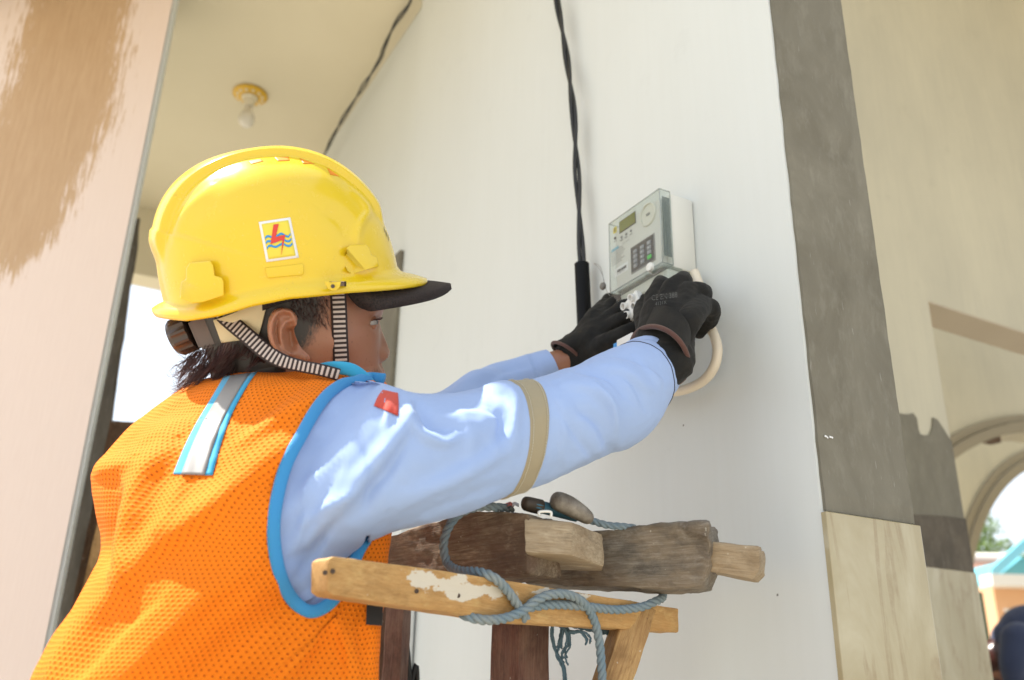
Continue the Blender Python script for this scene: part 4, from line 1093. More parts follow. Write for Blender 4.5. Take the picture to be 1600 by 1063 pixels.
def bvh_of(X, faces): return BVHTree.FromPolygons([tuple(x) for x in X], [tuple(f) for f in faces])
def bvh_obj(o):
    off = root_offset(o); return BVHTree.FromPolygons([tuple(v.co + off) for v in o.data.vertices], [tuple(p.vertices) for p in o.data.polygons])
_orig = Vector(CAM)
def hit(bvh, x, y, off=0.0):
    d = Vector(ray(x, y)); l, n, i, t = bvh.ray_cast(_orig, d)
    if l is None: return None
    return np.array(l - d * off)
def decal(name, left, right, bvh, off, mat, parent, nu=6, nv=30, th=0.0):
    """strip of cloth or print laid on a surface between two lines seen in the photo"""
    Lp, Rp = cat(left, nv), cat(right, nv); vs = []; uv = []; last = None; s = 0
    for j in range(nv):
        if j: s += np.linalg.norm((Lp[j] + Rp[j]) / 2 - (Lp[j - 1] + Rp[j - 1]) / 2) * 1.0 / FPX
        for i in range(nu):
            p = Lp[j] + (Rp[j] - Lp[j]) * i / (nu - 1)
            h = hit(bvh, p[0], p[1], off)
            if h is None: h = last if last is not None else P(p[0], p[1], 1.0)
            last = h; vs.append(h); uv.append((s, i / (nu - 1)))
    # keep the strip smooth where the ray slips past an edge
    D = proj(np.array(vs))[:, 2].reshape(nv, nu)
    for _ in range(3):
        Dp = np.pad(D, 1, mode='edge'); med = np.median(np.stack([Dp[a:a + nv, b:b + nu] for a in range(3) for b in range(3)]), 0)
        D = np.where(np.abs(D - med) > 0.012, med, D)
    q = proj(np.array(vs)); vs = [P(a, b, d) for (a, b, _), d in zip(q, D.ravel())]
    f = grid_faces(nu, nv, False, False)
    if th:
        n = len(vs); vs = vs + [v - nrm(CAM - v) * th for v in vs]
        f = f + [tuple(i + n for i in q_)[::-1] for q_ in f]
        rim = [j * nu for j in range(nv)] + [(nv - 1) * nu + i for i in range(1, nu)] + [j * nu + nu - 1 for j in range(nv - 2, -1, -1)] + [i for i in range(nu - 2, 0, -1)]
        f += [(a, b, b + n, a + n) for a, b in zip(rim, rim[1:] + rim[:1])]; uv = uv + uv
    return mk(name, vs, f, mat, parent, True, uv=uv)
def pad(name, poly, bvh, out, deep, mat, parent, bevel=0.002, d=None):
    """moulded block: outline seen in the photo, standing `out` proud of a surface"""
    pts = []
    for x, y in poly:
        h = hit(bvh, x, y, 0) if d is None else P(x, y, d)
        pts.append(h)
    good = [p for p in pts if p is not None]; dm = np.median([proj(p)[2] for p in good])
    pts = [P(x, y, (proj(p)[2] if p is not None and abs(proj(p)[2] - dm) < 0.02 else dm)) for (x, y), p in zip(poly, pts)]
    vd = nrm(CAM - np.mean(pts, 0))
    bm = bmesh.new(); a = [bm.verts.new(tuple(p + vd * out)) for p in pts]; b = [bm.verts.new(tuple(p - vd * deep)) for p in pts]
    bm.faces.new(a); bm.faces.new(b[::-1]); n = len(pts)
    for i in range(n): bm.faces.new((a[i], b[i], b[(i + 1) % n], a[(i + 1) % n])[::-1])
    bmesh.ops.recalc_face_normals(bm, faces=bm.faces)
    if bevel: bmesh.ops.bevel(bm, geom=bm.edges[:], offset=bevel, segments=3, affect='EDGES', profile=0.5)
    return from_bm(name, bm, mat, parent, True, angle=0.7)
def in_poly(p, poly):
    x, y = p[:, 0], p[:, 1]; r = np.zeros(len(p), bool); n = len(poly)
    for i in range(n):
        (x1, y1), (x2, y2) = poly[i], poly[i - 1]
        c = ((y1 > y) != (y2 > y)) & (x < (x2 - x1) * (y - y1) / (y2 - y1 + 1e-12) + x1); r ^= c
    return r

person = thing('person', P(330, 1063, 1.05) * np.array([1, 1, 0]), 'worker in yellow hard hat, orange mesh vest and pale blue shirt reaching to the meter', 'person')

# ---------------------------------------------------------------- torso and vest
TS = [((372, 578), (520, 572), 1.04, .050), ((330, 590), (560, 580), 1.035, .085), ((280, 608), (592, 590), 1.035, .110), ((228, 648), (615, 628), 1.015, .125), ((180, 694), (626, 685), 1.0, .140),
      ((150, 742), (624, 742), .985, .150), ((154, 800), (614, 800), .96, .155), ((160, 868), (603, 868), .935, .155),
      ((122, 950), (597, 950), .90, .155), ((60, 1063), (588, 1063), .86, .155), ((14, 1180), (585, 1180), .82, .15), ((0, 1290), (580, 1290), .80, .14)]
NU, NVV = 260, 230
X = loft(TS, NU, NVV, 0.95, True)
NR = outward(X, NU, NVV)
def lean(X_, N_):
    q_ = proj(X_); face_ = np.clip(np.sum(N_ * (CAM - X_), 1) / np.linalg.norm(CAM - X_, axis=1) * 1.1, 0, 1) ** 1.2
    D_ = -(q_[:, 0] - 60) * .69 - (q_[:, 1] - 1090) * .72
    sp_ = lambda x, w=22.0: w * np.log1p(np.exp(np.clip(x / w, -30, 30)))
    push = (.00010 * sp_(D_) - .030 + np.minimum(.00040 * sp_(-D_), .09)) * face_
    return np.array([P(a, b, c_ + e_) for (a, b, c_), e_ in zip(q_, push)])
X = lean(X, NR); NR = outward(X, NU, NVV)
VF = [([(60, 1075), (140, 970), (235, 872), (330, 800), (420, 728), (486, 668)], .010, 24),
      ([(205, 900), (212, 820), (228, 752), (268, 700)], .014, 22), ([(182, 890), (180, 830), (186, 770)], -.012, 16),
      ([(150, 742), (175, 735), (205, 722)], .008, 18),
      ([(300, 1070), (380, 1000), (450, 950), (490, 912)], -.010, 26), ([(425, 1075), (490, 1000), (535, 945)], .010, 22),
      ([(262, 830), (285, 760), (300, 690)], .005, 14), ([(350, 700), (420, 640), (470, 600)], -.005, 20),
      ([(380, 690), (450, 650), (500, 620)], .006, 16), ([(520, 960), (540, 1010), (548, 1070)], .006, 14), ([(560, 960), (572, 1063)], -.004, 10),
      ([(110, 1063), (175, 985), (240, 935)], -.008, 18), ([(200, 1063), (300, 960), (400, 880)], .006, 20), ([(240, 650), (300, 640), (352, 660)], -.006, 18)]
X = folds(X, NR, VF); NR = outward(X, NU, NVV)
X = wob(X, NR, .0035, 14, 2.0); X = wob(X, NR, .0012, 45, 5.0)
NR = outward(X, NU, NVV)
vest_f = grid_faces(NU, NVV); uvv = grid_uv(X, NU, NVV)
ARM = [(556, 596), (534, 601), (512, 617), (492, 643), (470, 682), (449, 722), (436, 765), (428, 815), (430, 862), (440, 905), (458, 938), (482, 955), (505, 950), (527, 930), (545, 900), (560, 862), (575, 838), (640, 800), (640, 640), (600, 600)]
ARMo = [(556 + 2, 596 - 4), (532, 594), (505, 610), (484, 638)]
q = proj(X); fcn = np.array([q[list(f)].mean(0)[:2] for f in vest_f]); fn = np.array([NR[list(f)].mean(0) for f in vest_f]); fc3 = np.array([X[list(f)].mean(0) for f in vest_f])
near = np.sum(fn * (CAM - fc3), 1) > 0
cut = in_poly(fcn, ARM) & near
_G = X.reshape(NVV, NU, 3); _c = _G.mean(1, keepdims=True); shirt_in = (_G + (_c - _G) / np.linalg.norm(_c - _G, axis=2, keepdims=True) * .009).reshape(-1, 3)
vest = mk('safety_vest', X, [f for f, c in zip(vest_f, cut) if not c], M['vest'], person, True, uv=uvv)
tag(vest, 'orange mesh safety vest with blue bound armhole and a silver strip on the back')
VB = bvh_of(X, vest_f)
# binding round the armhole
bl = cat([(600, 592), (575, 590)] + [(x, y) for x, y in ARM[:17]], 120); bp = []
for x, y in bl:
    h = hit(VB, x, y, .003)
    if h is None: h = bp[-1] if bp else P(x, y, .95)
    bp.append(h)
dd = proj(np.array(bp))[:, 2]
k = np.ones(9) / 9; dd = np.convolve(np.pad(dd, 4, mode='edge'), k, 'valid')
bp = [P(x, y, d) for (x, y), d in zip(bl, dd)]
tube('armhole_binding', bp, .0060, M['cyan'], vest, 12, flat=(.42, 1.0), up=nrm(CAM - np.mean(bp, 0)))
for off_ in (-.0042, .0042):
    pp = np.array(bp); tg_ = np.gradient(pp, axis=0); tg_ /= np.linalg.norm(tg_, axis=1, keepdims=True); vd_ = (CAM - pp) / np.linalg.norm(CAM - pp, axis=1, keepdims=True); sd_ = np.cross(tg_, vd_)
    ln_ = pp + sd_ * off_ + vd_ * .0016
    v, f, uv = merge_arrays([tube_arrays(ln_[k:k + 2], .0004, 4) for k in range(0, len(ln_) - 1, 2)]); mk('binding_stitching', v, f, M['cyan_light'], vest, uv=uv)
# silver strip with blue edges
LL = [(350, 588), (330, 622), (306, 662), (287, 700), (270, 741)]; RR = [(402, 581), (385, 605), (362, 648), (345, 695), (332, 743)]
lerp = lambda a, b, t: [(x1 + (x2 - x1) * t, y1 + (y2 - y1) * t) for (x1, y1), (x2, y2) in zip(a, b)]
st = decal('reflective_strip', lerp(LL, RR, 0), lerp(LL, RR, 1), VB, .0022, M['cyan_light'], vest, 8, 40, .0012)
decal('silver_band', lerp(LL, RR, .20), lerp(LL, RR, .80), VB, .0034, M['grey_tape'], vest, 6, 40, .0008)
pad('hook_tab', [(573, 943), (599, 945), (597, 978), (572, 976)], VB, .010, .003, M['black_cloth'], vest, .001)

# ---------------------------------------------------------------- shirt: body of it, two sleeves
AS = [((478, 640), (430, 850), (.96, .86), .045), ((522, 604), (458, 938), (.945, .83), .055), ((572, 597), (512, 895), (.915, .86), .072), ((640, 613), (585, 842), (.915, .885), .076), ((705, 615), (660, 815), (.925, .91), .070), ((770, 606), (735, 788), .945, .065),
      ((830, 595), (800, 766), .965, .060), ((885, 578), (868, 741), .98, .057), ((935, 558), (935, 712), 1.0, .054), ((965, 544), (984, 690), 1.03, .050), ((990, 533), (1022, 636), 1.075, .042), ((1010, 529), (1054, 586), 1.135, .031)]
SU, SV = 150, 260
Y = loft(AS, SU, SV, 0.95); YN = outward(Y, SU, SV)
SF = [([(470, 790), (520, 720), (560, 672), (592, 632)], .012, 16), ([(480, 850), (560, 760), (620, 690), (640, 650)], .012, 18), ([(500, 740), (545, 690), (575, 650)], -.009, 13),
      ([(560, 800), (610, 730), (632, 680)], -.006, 16), ([(632, 645), (655, 678), (690, 694), (712, 690)], .0075, 11), ([(650, 640), (672, 665), (705, 672)], -.007, 12),
      ([(760, 606), (792, 612), (804, 640), (798, 685)], .008, 12), ([(770, 640), (784, 655), (780, 690)], -.006, 11), ([(700, 640), (740, 632), (770, 640)], -.004, 14),
      ([(620, 790), (720, 745), (800, 700)], .005, 20), ([(600, 830), (700, 790), (790, 755)], -.003, 12), ([(640, 760), (740, 712), (790, 670)], -.004, 16),
      ([(880, 600), (925, 610), (955, 640), (962, 690)], .006, 13), ([(900, 580), (950, 590), (985, 625)], -.005, 11), ([(905, 640), (935, 665), (950, 705)], -.005, 12),
      ([(930, 572), (975, 582), (1015, 610)], .005, 10), ([(960, 556), (1000, 566), (1038, 590)], -.003, 8), ([(860, 612), (880, 650), (880, 720)], .003, 12),
      ([(470, 900), (500, 850), (530, 800)], -.006, 12), ([(455, 860), (490, 790), (520, 740)], .006, 13)]
SF = [(l, a * .95, w * .85) for l, a, w in SF] + [([(480, 820), (520, 790), (560, 770)], .004, 6), ([(600, 616), (606, 640), (600, 670)], .005, 7), ([(925, 600), (950, 630), (960, 668)], .004, 6), ([(955, 575), (990, 600), (1010, 640)], -.0035, 6),
      ([(1000, 560), (1020, 585), (1035, 610)], .003, 6), ([(870, 640), (905, 690), (925, 715)], -.003, 7), ([(560, 690), (580, 740), (570, 800)], -.004, 9), ([(720, 640), (735, 680), (730, 740)], .0025, 10), ([(820, 770), (880, 735), (940, 700)], .003, 9)]
qy = proj(Y)
dy = np.array([proj(h)[2] if (h := hit(VB, a, b, 0)) is not None else c for a, b, c in qy])
arm_d, _t = seg_dist(qy[:, :2], [(530, 600), (470, 680), (436, 765), (428, 840), (445, 915), (480, 955)])
wgt = np.clip(1 - (arm_d - 12) / 75, 0, 1); wgt = wgt * wgt * (3 - 2 * wgt) * (qy[:, 2] < dy + .09) * (np.sum(YN * (CAM - Y), 1) > -.02)
nd = qy[:, 2] * (1 - wgt) + (dy + .0035) * wgt
out_ = ~in_poly(qy[:, :2], ARM) & (qy[:, 0] < 575) & (np.sum(YN * (CAM - Y), 1) > -.3)
nd = np.where(out_, np.maximum(nd, dy + .012), nd)
Y = np.array([P(a, b, c) for (a, b, _), c in zip(qy, nd)]); YN = outward(Y, SU, SV)
Y = folds(Y, YN, SF); YN = outward(Y, SU, SV); Y = wob(Y, YN, .0013, 24, 1.0); Y = wob(Y, YN, .0007, 62, 7.0); Y = wob(Y, YN, .0004, 150, 4.0)
LS = [((600, 630), (600, 740), 1.17, .055), ((690, 612), (690, 705), 1.24, .048), ((730, 589), (742, 675), 1.29, .044), ((775, 568), (790, 645), 1.34, .041), ((825, 554), (838, 615), 1.36, .038), ((853, 546), (873, 594), 1.365, .034)]
LU, LV = 70, 110
L_ = loft(LS, LU, LV, 0.95); LN = outward(L_, LU, LV)
L_ = folds(L_, LN, [([(715, 600), (760, 585), (800, 592)], .005, 10), ([(830, 556), (838, 575), (845, 600)], -.003, 5), ([(740, 612), (790, 580), (826, 570)], -.004, 9)]); L_ = wob(L_, LN, .003, 26, 8.0)
yf = grid_faces(SU, SV); qy2 = proj(Y); yc = np.array([qy2[list(f)].mean(0) for f in yf])
ARMd = [(500 + (x - 500) * 1.03, 770 + (y - 770) * 1.02) for x, y in ARM]
yf = [f for f, k_ in zip(yf, in_poly(yc[:, :2], ARMd) | (yc[:, 0] > 572)) if k_]
SI = shirt_in; off1 = len(SI); off2 = off1 + len(Y)
vkeep = in_poly(fcn, [(500 + (x - 500) * 1.10, 770 + (y - 770) * 1.01) for x, y in ARM]) | ~near
sf = [f for f, k_ in zip(vest_f, vkeep) if k_] + [tuple(i + off1 for i in f) for f in yf] + [tuple(i + off2 for i in f) for f in grid_faces(LU, LV)]
shirt = mk('work_shirt', np.vstack([SI, Y, L_]), sf, M['shirt'], person)
tag(shirt, 'pale blue long sleeved work shirt')
SB = bvh_of(Y, grid_faces(SU, SV))
YG = Y.reshape(SV, SU, 3)
def sleeve_ring(name, xt, width_px, mat, lift, parent=shirt, skew=0.0):
    """band sewn right round the near sleeve between two sleeve stations"""
    tops = proj(YG[:, 0])[:, 0]; j0 = int(np.argmin(np.abs(tops - xt))); j1 = int(np.argmin(np.abs(tops - (xt + width_px))))
    rows = np.linspace(j0, j1, 8); vs = []
    G = YG
    for r in rows:
        for i in range(SU):
            a = int(r); f = r - a; p = G[a, i] * (1 - f) + G[min(a + 1, SV - 1), i] * f
            vs.append((p, a, i))
    NG = outward(Y, SU, SV).reshape(SV, SU, 3)
    X_ = [p + NG[a, i] * (lift if 0 < k // SU < 7 else lift * 0.1) for k, (p, a, i) in enumerate(vs)]
    return mk(name, X_, grid_faces(SU, 8), mat, parent), np.array(X_).reshape(8, SU, 3)
band, BG = sleeve_ring('sleeve_band', 800, 34, M['sand'], .0016)
for r in (1, 6):
    pts = BG[r]; parts = []
    for k in range(0, SU - 1, 1):
        a, b = pts[k], pts[k + 1]; n_ = nrm(a - BG[:, :].reshape(-1, 3).mean(0))
        parts.append(tube_arrays([a + n_ * .0004, a * .35 + b * .65 + n_ * .0006], .00035, 4))
    v, f, uv = merge_arrays(parts); mk('stitching', v, f, M['stitch'], band, uv=uv)
for xs_ in (984, 992):
    tp_ = int(np.argmin(np.abs(proj(YG[:, 0])[:, 0] - xs_))); NG_ = outward(Y, SU, SV).reshape(SV, SU, 3)
    v, f, uv = tube_arrays([YG[tp_, k % SU] + NG_[tp_, k % SU] * .0003 for k in range(SU + 1)], .0006, 5, False); mk('cuff_seam', v, f, M['trousers'] if xs_ == 984 else M['shirt'], shirt, uv=uv)
cuff, CG = sleeve_ring('cuff', 991, 17, M['shirt'], .0022)
decal('red_patch', [(584, 634), (590, 620), (598, 609)], [(622, 650), (623, 634), (622, 614)], SB, .0016, M['red_patch'], shirt, 8, 14, .001)
# blue collar of the vest standing at the throat
cl = [P(498, 579, .955), P(522, 575, .945), P(548, 578, .95), P(568, 590, .96), P(582, 604, .97)]
tube('collar_binding', cat(cl, 30), .0062, M['cyan_light'], vest, 14, flat=(1.15, .35), up=nrm(np.array([-.2, -.6, 1])))

# ---------------------------------------------------------------- head frame (head leans towards its right shoulder, so it shows side on)
vw = ray(455, 470); cr, cu_ = ROT[:, 0], ROT[:, 1]
def frame(gam, yaw, roll=0.0):
    v = vw - cu_ * math.sin(math.radians(roll)); v = nrm(v)
    i = nrm(cr * math.cos(math.radians(gam)) + cu_ * math.sin(math.radians(gam)) - v * v.dot(cr * math.cos(math.radians(gam)) + cu_ * math.sin(math.radians(gam))))
    y_ = math.radians(yaw)
    F_ = i * math.cos(y_) + v * math.sin(y_); S_ = -v * math.cos(y_) + i * math.sin(y_); U_ = np.cross(F_, -S_); U_ = U_ if U_.dot(cu_) > 0 else -U_
    return F_, S_, U_
HF, HS, HU = frame(5.7, 7)
HO = P(462, 522, .985) - .070 * HS
def h2(px, py, s=0.0):
    p = on_plane(px, py, HS, (HO + s * HS).dot(HS)) - HO; return p.dot(HF), p.dot(HU)
def hw(f, s, u): return HO + f * HF + s * HS + u * HU
prof = [(585, 380), (594, 430), (599, 462), (600, 480), (597, 492), (592.5, 503), (595, 513), (600, 525), (605, 538), (609, 549), (608, 556), (603, 561), (593, 566), (595, 571), (599, 577), (601, 582), (597, 586), (600, 591), (600, 596), (595, 601), (597, 610), (596, 622), (586, 634), (560, 640), (535, 652), (528, 700)]
pf = np.array([h2(*p) for p in prof])
base_px = [(585, 380), (594, 430), (598, 462), (598, 480), (594, 492), (591, 503), (591, 530), (591, 550), (592, 566), (594, 571), (597, 577), (598.5, 582), (596, 586), (598.5, 591), (598, 596), (595, 601), (597, 610), (596, 622), (586, 634), (560, 640), (535, 652), (528, 700)]
bf = np.array([h2(*p) for p in base_px])
def mono(arr):
    a = arr[np.argsort(arr[:, 1])]; return a[:, 1], a[:, 0]
pu, pff = mono(pf); bu, bff = mono(bf)
uh_top = .150; uh_bot = min(bu.min(), -.14)
hu_n, hv_n = 200, 300
us_ = np.concatenate([np.linspace(uh_bot, .06, hv_n - 60, endpoint=False), .06 + (uh_top - .06) * np.sin(np.linspace(0, math.pi / 2, 60))])
W_u = [-.20, -.14, -.11, -.09, -.06, -.03, 0, .03, .06, .10, .13, .145, .150]; W_w = [.060, .058, .056, .058, .066, .070, .0715, .073, .076, .068, .045, .022, .001]
FB_u = [-.20, -.14, -.10, -.06, -.02, .03, .07, .10, .13, .145, .150]; FB = [-.085, -.080, -.078, -.082, -.092, -.100, -.098, -.085, -.052, -.022, -.004]
HX = []
for u in us_:
    ff = np.interp(u, bu, bff); fp_ = np.interp(u, pu, pff)
    if u > .09: k = math.sqrt(max(0, 1 - ((u - .09) / .0602) ** 2)); ff = np.interp(.09, bu, bff) * k; fp_ = ff
    fb_ = np.interp(u, FB_u, FB); w = np.interp(u, W_u, W_w)
    fc_, a = (ff + fb_) / 2, (ff - fb_) / 2
    sig = np.interp(u, [-.06, -.036, -.028, -.01, .02, .04], [.016, .0150, .0125, .0085, .0085, .02])
    for k in range(hu_n):
        t = 2 * math.pi * k / hu_n; c, s = math.cos(t), math.sin(t)
        f = fc_ + a * math.copysign(abs(c) ** .92, c); ss = w * math.copysign(abs(s) ** (.86 if c > 0 else 1), s)
        if c > 0: f += (fp_ - ff) * math.exp(-(ss / sig) ** 2)
        HX.append((f, ss, u))
HX = np.array(HX)
eu = h2(585, 503, .03)
def gau(f0, s0, u0, rf, rs, ru): return np.exp(-((HX[:, 0] - f0) / rf) ** 2 - ((np.abs(HX[:, 1]) - s0) / rs) ** 2 - ((HX[:, 2] - u0) / ru) ** 2)
D = np.zeros_like(HX)
D[:, 0] -= .0085 * gau(.085, .031, eu[1] + .001, .04, .013, .0095)            # eye hollow
D[:, 0] += .0035 * gau(.085, .030, eu[1] + .018, .04, .020, .007)             # brow
nu_ = h2(603, 560)[1]
D[:, 0] += .005 * gau(.095, .0135, nu_ + .004, .02, .0055, .007); D[:, 1] += np.sign(HX[:, 1]) * .002 * gau(.095, .013, nu_ + .004, .02, .006, .007)
D[:, 1] += np.sign(HX[:, 1]) * .004 * gau(.045, .055, -.012, .03, .03, .016)  # cheek bone
D[:, 1] -= np.sign(HX[:, 1]) * .003 * gau(.06, .06, -.05, .03, .03, .02)
D[:, 0] -= .0022 * gau(.09, .022, nu_ - .006, .02, .006, .016)                # fold beside the mouth
HX = HX + D
HW = HO + HX[:, :1] * HF + HX[:, 1:2] * HS + HX[:, 2:] * HU
hf_ = grid_faces(hu_n, hv_n)
hf_c = hf_ + [tuple(range(hu_n))[::-1], tuple((hv_n - 1) * hu_n + k for k in range(hu_n))]
HB = bvh_of(HW, hf_)

# ---------------------------------------------------------------- one continuous body: head, trunk, arms, legs
def closed(X_, nu, nv): return X_, grid_faces(nu, nv) + [tuple(range(nu))[::-1], tuple((nv - 1) * nu + k for k in range(nu))]
def tmp(name, X_, F_):
    me = bpy.data.meshes.new(name); me.from_pydata([tuple(v) for v in X_], [], F_); me.validate()
    bm = bmesh.new(); bm.from_mesh(me); bmesh.ops.recalc_face_normals(bm, faces=bm.faces); bm.to_mesh(me); bm.free()
    o = bpy.data.objects.new(name, me); COL.objects.link(o); return o
tn, tm = 48, 60
TI = loft(TS, tn, tm, .95, True); TI = lean(TI, outward(TI, tn, tm)); TI = TI - outward(TI, tn, tm) * .024
hipL = P(180, 1290, .87); hipR = P(420, 1290, .77)
def leg_path(h, dx): return cat([h + Z * .05, h * np.array([1, 1, 0]) + np.array([dx, .0, .62]) , h * np.array([1, 1, 0]) + np.array([dx * .6 - .02, .01, .10])], 30)
legs = [leg_path(hipL, .05), leg_path(hipR, .05)]
parts = [(HW, hf_c), closed(TI, tn, tm)]
for secs, r0 in ((LS, .86),):
    s2 = [(lerp([a], [b], .07)[0], lerp([a], [b], .93)[0], d, r * .82) for a, b, d, r in secs]
    if secs is LS: s2 = s2[:-1] + [((862, 549), (880, 588), 1.362, .028), ((900, 535), (916, 575), 1.365, .027), ((915, 528), (930, 568), 1.375, .025)]
    parts.append(closed(loft(s2, 40, 60, .95), 40, 60))
v, f, uv = tube_arrays(cat([P(430, 760, 1.0), P(560, 720, .955), P(760, 690, .965), P(935, 640, 1.0), P(990, 595, 1.08), P(1030, 555, 1.15)], 40), np.interp(np.linspace(0, 1, 40), [0, .5, 1], [.042, .036, .026]), 20); parts.append((np.array(v), f))
for lp in legs:
    v, f, uv = tube_arrays(lp, np.linspace(.075, .042, 30), 24); parts.append((np.array(v), f))
trunk_v, trunk_f, _uv = merge_arrays([(a, b, [(0, 0)] * len(a)) for a, b in parts[1:]])
nk = tube_arrays(cat([hw(-.02, 0, -.04), hw(-.025, 0, -.09), P(445, 600, 1.035), P(430, 650, 1.02)], 16), np.linspace(.045, .06, 16), 24)
trunk_v, trunk_f, _uv = merge_arrays([(trunk_v, trunk_f, _uv), nk])
objs = [tmp('body_part', *parts[0]), tmp('body_part', trunk_v, trunk_f)]
rm = objs[1].modifiers.new('skin', 'REMESH'); rm.mode = 'VOXEL'; rm.voxel_size = .006
base = objs[0]
md = base.modifiers.new('join', 'BOOLEAN'); md.operation = 'UNION'; md.object = objs[1]; md.solver = 'EXACT'; md.use_self = True
bpy.context.view_layer.update()
bme = bpy.data.meshes.new_from_object(base.evaluated_get(bpy.context.evaluated_depsgraph_get()))
for o in objs:
    m_ = o.data; bpy.data.objects.remove(o); bpy.data.meshes.remove(m_)
bme.name = 'body'; bme.polygons.foreach_set('use_smooth', [True] * len(bme.polygons)); bme.materials.clear()
co = np.empty(len(bme.vertices) * 3); bme.vertices.foreach_get('co', co); co = co.reshape(-1, 3)
hl = np.stack([(co - HO) @ HF, (co - HO) @ HS, (co - HO) @ HU], -1)
ss_ = lambda x, a, b: np.clip((x - a) / (b - a), 0, 1)
f_, s_, u_ = hl.T
hairline = np.interp(u_, [-.12, -.035, -.015, .0, .02, .035, .06, .12], [-.03, -.015, .018, .030, .040, .044, .062, .075])
hv = ss_(hairline - f_, -.008, .022) * ss_(u_, -.10, -.02) * .95
hv = np.where(f_ < -.015, np.maximum(hv, ss_(u_, -.13, -.10)), hv)
mouth_u = h2(597, 586)[1]
st_ = .42 * np.exp(-((u_ - mouth_u - .009) / .007) ** 2) * ss_(f_, .066, .085) + .44 * ss_(mouth_u - .004 - u_, 0, .01) * ss_(f_, .055, .08) * ss_(u_, -.16, -.12)
hv = np.maximum(hv, np.where(np.abs(s_) < .05, st_, 0)) * (u_ > -.14)
at = bme.attributes.new('hair', 'FLOAT', 'POINT'); at.data.foreach_set('value', hv)
body = link('body', bme, M['skin'], person)
# trousers and shoes (below the frame)
pv = []
for lp in legs: pv.append(tube_arrays(lp, np.linspace(.098, .066, 30), 24))
v, f, uv = merge_arrays(pv); tr_ = mk('trousers', v, f, M['trousers'], person, uv=uv)
hipc = (hipL + hipR) / 2
tube('trouser_seat', [hipc + Z * .03, hipc - Z * .02, hipc - Z * .08, hipc - Z * .14], [.10, .12, .12, .08], M['trousers'], tr_, 24, flat=(1.15, .95), up=nrm(hipR - hipL))
for lp in legs:
    b = lp[-1]; t_ = nrm(np.array([.8, .6, 0])); bm = box8([b + t_ * a + np.array([-t_[1], t_[0], 0]) * w + Z * z for z, sc in ((-.10, 1), (-.02, .8)) for a, w in ((-.09, -.05), (.17, -.045), (.17, .045), (-.09, .05))])
    bmesh.ops.bevel(bm, geom=bm.edges[:], offset=.025, segments=3, affect='EDGES'); from_bm('shoe', bm, M['black_cloth'], person, True)

# ---------------------------------------------------------------- ear, eye, brow
EO = [(439, 481), (448, 482), (456, 486), (463, 494), (463, 503), (459, 512), (461, 524), (466, 536), (474, 548), (483, 556), (486, 562), (482, 567), (474, 569), (464, 569), (452, 566), (440, 560), (428, 549), (420, 535), (416, 520), (417, 503), (421, 492), (428, 484)]
EO = [(x + 0, y) for x, y in cat(EO + EO[:1], 97)[:-1]]
EC = np.array([446., 523.])
def ear_h(x, y, rho):
    """relief of the ear in metres, read in photo pixels"""
    p = np.array([[x, y]])
    back = np.clip((470 - x) / 54, 0, 1.1); h = .004 + .016 * back
    rim = [(461, 508), (460, 497), (452, 488), (440, 485), (429, 490), (422, 502), (420, 520), (425, 537), (434, 551), (445, 560)]
    d, t = seg_dist(p, np.array(rim, float)); h += .0062 * math.exp(-(d[0] / 5.0) ** 2)
    anti = [(455, 500), (444, 503), (437, 514), (436, 530), (442, 545), (452, 552)]
    d, t = seg_dist(p, np.array(anti, float)); h += .0042 * math.exp(-(d[0] / 5.0) ** 2)
    d, t = seg_dist(p, np.array([(452, 518), (454, 530), (456, 541)], float)); h -= .0085 * math.exp(-(d[0] / 8.0) ** 2)
    d, t = seg_dist(p, np.array([(463, 516), (465, 530)], float)); h += .0058 * math.exp(-(d[0] / 4.5) ** 2)
    d, t = seg_dist(p, np.array([(459, 509), (450, 512)], float)); h += .003 * math.exp(-(d[0] / 4.0) ** 2)
    d, t = seg_dist(p, np.array([(462, 548), (472, 558)], float)); h += .0035 * math.exp(-(d[0] / 9) ** 2)
    d, t = seg_dist(p, np.array([(431, 500), (428, 518), (432, 536)], float)); h -= .0035 * math.exp(-(d[0] / 3.2) ** 2)
    return h
er = 34; ev = []; eb = []
for j in range(er + 1):
    rho = (j + .35) / (er + .35)
    for x0, y0 in EO:
        x, y = EC[0] + (x0 - EC[0]) * rho, EC[1] + (y0 - EC[1]) * rho
        hgt = ear_h(x, y, rho) - .0045 * max(0, (rho - .93) / .07) ** 2
        f, u = h2(x, y, .078); ev.append(hw(f, .0775 + hgt, u))
        eb.append(hw(f, .0745 + max(hgt - .0042, -.006 + .012 * np.clip((470 - x) / 54, 0, 1)), u))
ne = len(EO); F_ = grid_faces(ne, er + 1); nn = len(ev)
F2 = [tuple(i + nn for i in q_)[::-1] for q_ in F_]
F3 = [(er * ne + k, er * ne + (k + 1) % ne, nn + er * ne + (k + 1) % ne, nn + er * ne + k) for k in range(ne)]
ear = mk('ear', ev + eb, F_ + F2 + F3 + [tuple(range(ne))[::-1]], M['skin'], person, attr={'hair': np.zeros(2 * nn)})
bm = bmesh.new(); bm.from_mesh(ear.data); bmesh.ops.recalc_face_normals(bm, faces=bm.faces); bm.to_mesh(ear.data); bm.free()
ec = hw(*((h2(582, 503.5, .031)[0] - .0065,) + (.031,) + (h2(582, 503.5, .031)[1],)))
def ball(name, c, r, mat, parent, sc=(1, 1, 1), seg=24):
    bm = bmesh.new(); bmesh.ops.create_uvsphere(bm, u_segments=seg, v_segments=seg // 2, radius=r)
    for v in bm.verts: v.co = Vector(c + v.co[0] * sc[0] * HF + v.co[1] * sc[1] * HS + v.co[2] * sc[2] * HU)
    bmesh.ops.recalc_face_normals(bm, faces=bm.faces); return from_bm(name, bm, mat, parent, True)
